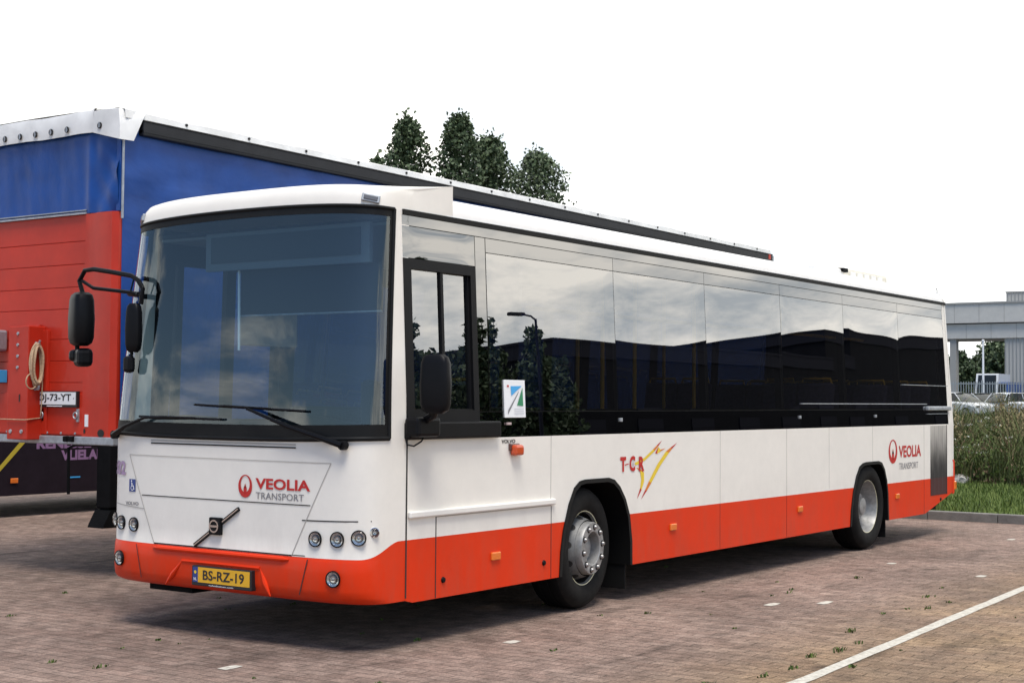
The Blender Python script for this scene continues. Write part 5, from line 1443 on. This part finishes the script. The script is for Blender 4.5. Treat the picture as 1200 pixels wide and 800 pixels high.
# cars
M_carw = mat('car_white', (.62, .63, .63), .35, coat=.6); M_carg = mat('car_silver', (.35, .38, .41), .3, metal=.3, coat=.6); M_carr = mat('car_red', (.50, .03, .015), .3, coat=.6)
M_carglass = mat('car_glass', (.015, .018, .02), .15, spec=.3)
def car(loc, rot, m_, label, name='parked_car', group='cars parked behind the fence'):
    o = thing(name, label, 'car', loc, group)
    def sec(x, hw, z0, z1, zw=None): return (x, hw, z0, z1)
    mb = MB()
    # lower body: cross-sections along the length
    S_ = [(-2.05, .70, .32, .62), (-1.98, .80, .25, .72), (-1.5, .85, .22, .84), (-.8, .86, .20, .92), (.6, .86, .20, .95), (1.5, .85, .22, .93), (1.95, .80, .26, .86), (2.05, .72, .34, .70)]
    rws = []
    for x, hw, z0, z1 in S_: rws.append([(x, -hw*.9, z0), (x, -hw, z0+.12), (x, -hw, z1-.10), (x, -hw*.86, z1), (x, hw*.86, z1), (x, hw, z1-.10), (x, hw, z0+.12), (x, hw*.9, z0)])
    mb.grid(rws, m_, closed=True); mb.poly(rws[0], m_); mb.poly(rws[-1], m_)
    mb.grid([[(-.15, -.62, 1.40), (1.25, -.62, 1.42), (1.55, -.58, 1.36)], [(-.2, 0, 1.45), (1.25, 0, 1.47), (1.58, 0, 1.40)], [(-.15, .62, 1.40), (1.25, .62, 1.42), (1.55, .58, 1.36)]], m_)
    for s_ in (-1, 1):
        for (xa, xb) in (((-.85), (-.18)), ((.45), (.50)), ((1.62), (1.40)), ((1.95), (1.55))):
            mb.tube([(xa, s_*.76, .90), (xb, s_*.62, 1.41)], .024, m_, 6)
    mb.build('body', o, origin=(0, 0, 0)).location = (0, 0, 0)
    mb = MB()
    mb.grid([[(-.95, -.74, .90), (-.15, -.61, 1.39), (1.25, -.61, 1.41), (1.55, -.57, 1.35), (2.0, -.70, .90)], [(-1.0, 0, .92), (-.2, 0, 1.44), (1.25, 0, 1.46), (1.58, 0, 1.39), (2.02, 0, .92)], [(-.95, .74, .90), (-.15, .61, 1.39), (1.25, .61, 1.41), (1.55, .57, 1.35), (2.0, .70, .90)]], M_carglass)
    for s_ in (-1, 1): mb.poly([(-.85, s_*.75, .90), (-.15, s_*.615, 1.39), (1.25, s_*.615, 1.41), (1.55, s_*.575, 1.35), (1.9, s_*.74, .90)], M_carglass)
    mb.v = [(x, y, z-.004) for x, y, z in mb.v]
    g_ = mb.build('glass', o, origin=(0, 0, 0)); g_.location = (0, 0, 0)
    for x in (-1.3, 1.28):
        for s_ in (-1, 1):
            T = Matrix.Translation((x, s_*.80, .31)) @ Matrix.Rotation(-PI/2*s_, 4, 'X')
            mb = MB(); mb.lathe([(0, .04), (.12, .06), (.19, .05), (.20, .07), (.29, .07), (.31, .03), (.31, -.13), (0, -.13)], M_tyre, T, 20, [M_rim, M_rim, M_rim]+[M_tyre]*5)
            q = mb.build('wheel', o, origin=(0, 0, 0)); q.location = (0, 0, 0)
    for s_ in (-1, 1):
        mb = MB(); mb.box(-2.07, -1.93, s_*.62-.14, s_*.62+.14, .60, .72, M_lens if False else M_chrome, .02); q = mb.build('headlight', o, origin=(0, 0, 0)); q.location = (0, 0, 0)
        mb = MB(); mb.box(1.95, 2.07, s_*.64-.10, s_*.64+.10, .62, .82, M_dkorange, .02); q = mb.build('tail_lamp', o, origin=(0, 0, 0)); q.location = (0, 0, 0)
    o.rotation_euler = (0, 0, rot)
    return o
def cpos(u, d): p = ray(u, 470, d); return (p.x, p.y, GZ)
car(cpos(1126, 84), R(60), M_carw, 'white parked car just right of the bus tail')
car(cpos(1196, 84), R(150), M_carw, 'white parked car at the right edge of the photo')
car(cpos(1153, 88), R(20), M_carg, 'silver parked car between the two white ones')
car(cpos(1164, 91), R(15), M_carr, 'red parked car half hidden behind the silver one')
# white van and blue truck
def van(loc, rot, m_, label, name, L_, W_, H_, cat):
    o = thing(name, label, cat, loc)
    mb = MB(); mb.prism([(-L_/2, .35), (L_/2, .35), (L_/2, H_-.06), (L_/2-.06, H_), (-L_/2+.9, H_), (-L_/2+.75, H_-.05), (-L_/2+.35, 1.35), (-L_/2, 1.15)], 'y', -W_/2, W_/2, m_); q = mb.build('body', o, origin=(0, 0, 0)); q.location = (0, 0, 0)
    mb = MB(); mb.poly([(-L_/2+.37, -W_/2+.1, 1.38), (-L_/2+.37, W_/2-.1, 1.38), (-L_/2+.72, W_/2-.15, H_-.12), (-L_/2+.72, -W_/2+.15, H_-.12)], M_carglass); mb.v = [(x-.02, y, z+.01) for x, y, z in mb.v]; q = mb.build('windscreen', o, origin=(0, 0, 0)); q.location = (0, 0, 0)
    for x in (-L_/2+.9, L_/2-.9):
        for s_ in (-1, 1):
            T = Matrix.Translation((x, s_*(W_/2-.05), .35)) @ Matrix.Rotation(-PI/2*s_, 4, 'X'); mb = MB(); mb.lathe([(0, .03), (.2, .05), (.22, .07), (.33, .07), (.35, .03), (.35, -.15), (0, -.15)], M_tyre, T, 20, [M_rim, M_rim]+[M_tyre]*5); q = mb.build('wheel', o, origin=(0, 0, 0)); q.location = (0, 0, 0)
    o.rotation_euler = (0, 0, rot); return o
p = ray(1163, 470, 103); van((p.x, p.y, GZ), R(5), M_carw, 'white high roofed van parked behind the fence near the mast', 'white_van', 4.6, 1.5, ray(1163, 438, 103).z-GZ, 'van')
p = ray(1181, 470, 103); van((p.x, p.y, GZ), R(-4), mat('truck_blue', (.015, .06, .22), .4, coat=.3), 'blue box truck parked behind the fence by the corrugated wall', 'blue_truck', 5.5, 1.7, ray(1181, 448, 103).z-GZ, 'truck')
# trees seen through the passage
def rnd_crown(wd): return lambda f: wd*(math.sin(PI*min(.98, .12+.86*f)))**.7
G2 = 'dark trees seen through the depot gate'
def rt_tree(u, vtop, d, wd, n, seed, label, mats_=None, base=.1):
    p = ray(u, 470, d); h = ray(u, vtop, d).z-GZ
    tree('round_tree', label, 'tree', (p.x, p.y, GZ), h, rnd_crown(wd), n, .36, seed, G2, base, mats_, False, 24)
rt_tree(1126, 416, 135, 1.9, 4200, 31, 'dark bushy tree beside the left pillar of the gate passage', [M_leafA, M_leafA, M_leafB])
rt_tree(1143, 422, 140, 1.5, 3200, 32, 'low dark tree left of the white mast in the gate passage', [M_leafA, M_leafA, M_leafB])
rt_tree(1173, 393, 138, 2.6, 5200, 33, 'tallest tree in the gate passage, right of the white mast', [M_leafA, M_leafB, M_leafC], .3)
rt_tree(1188, 412, 150, 2.6, 4200, 34, 'dark tree half hidden by the right wall of the gate passage', [M_leafA, M_leafA, M_leafB])
rt_tree(1108, 420, 150, 2.8, 3800, 35, 'dark tree mostly hidden behind the bus tail and left pillar', [M_leafA, M_leafA, M_leafB])

# ================================================================== WHAT THE GLASS REFLECTS (stands beside the photographer)
M_hall = mat('hall_dark_cladding', (.010, .010, .013), .9, var=.2, vscale=.8, spec=.1); M_hall2 = mat('hall_band', (.022, .022, .030), .9, spec=.1)
def hall(x0, x1, y0, y1, H, label, nbay):
    o = thing('warehouse', label, 'building', ((x0+x1)/2, y1, 0))
    mb = MB(); mb.box(x0, x1, y0, y1, 0, H, M_hall); mb.box(x0-.1, x1+.1, y0-.1, y1+.1, H-.9, H, M_hall2); mb.build('wall', o)
    mb = MB(); mb.box(x0-.15, x1+.15, y0-.15, y1+.15, H, H+.15, M_hall2); mb.build('roof', o)
    for k in range(nbay):
        xa = x0+(x1-x0)*(k+.3)/nbay; mb = MB(); mb.box(xa, xa+3.2, y1, y1+.06, 0, 4.2, M_hall2)
        for q in range(6): mb.box(xa, xa+3.2, y1+.06, y1+.075, q*.7+.02, q*.7+.05, M_hall)
        mb.build('loading_door', o)
        mb = MB(); mb.box(xa-2.6, xa-.6, y1, y1+.05, 1.2, 2.6, M_carglass); mb.build('window', o)
hall(63.5, 106, -70, -40, 8.8, 'long low dark warehouse reflected in the bus windows', 6)
hall(106.3, 190, -75, -41, 11.4, 'taller dark warehouse at the far end reflected in the rear bus windows', 8)
# street lamp
mb = MB(); lx, ly = 39.5, -25.0
mb.tube([(lx, ly, 0), (lx, ly, 3.6), (lx, ly, 7.1)], [.11, .075, .05], M_hall2, 10); mb.tube([(lx, ly, 7.05), (lx-.25, ly-.05, 7.2), (lx-.6, ly-.15, 7.25)], .04, M_hall2, 8)
sl_ = thing('street_lamp', 'tall street lamp reflected in the first side window of the bus', 'street lamp', (lx, ly, 0))
mb.build('pole', sl_); mb = MB(); mb.box(-.55, .35, -.13, .13, -.06, .07, M_hall2, .04, Matrix.Translation((lx-.95, ly-.26, 7.26)) @ Matrix.Rotation(R(16), 4, 'Z')); mb.build('lamp_head', sl_)
G3 = 'trees reflected in the front side windows'
for i, (x, y, h, wd, lb) in enumerate([(58.0, -37.5, 8.8, 2.0, 'leafy tree reflected behind the sticker in the first bus window'), (53.5, -38, 8.9, 2.0, 'leafy tree reflected in the right pane of the cab window'), (49.2, -39, 9.0, 2.0, 'leafy tree reflected in the left pane of the cab window'), (61.6, -38.5, 7.2, 1.4, 'smaller tree reflected beside the lamp post in the bus window')]):
    tree('round_tree', lb, 'tree', (x, y, 0), h, rnd_crown(wd), 3800, .34, 50+i, G3, .06, [M_leafA, M_leafA, M_leafB], False, 24)
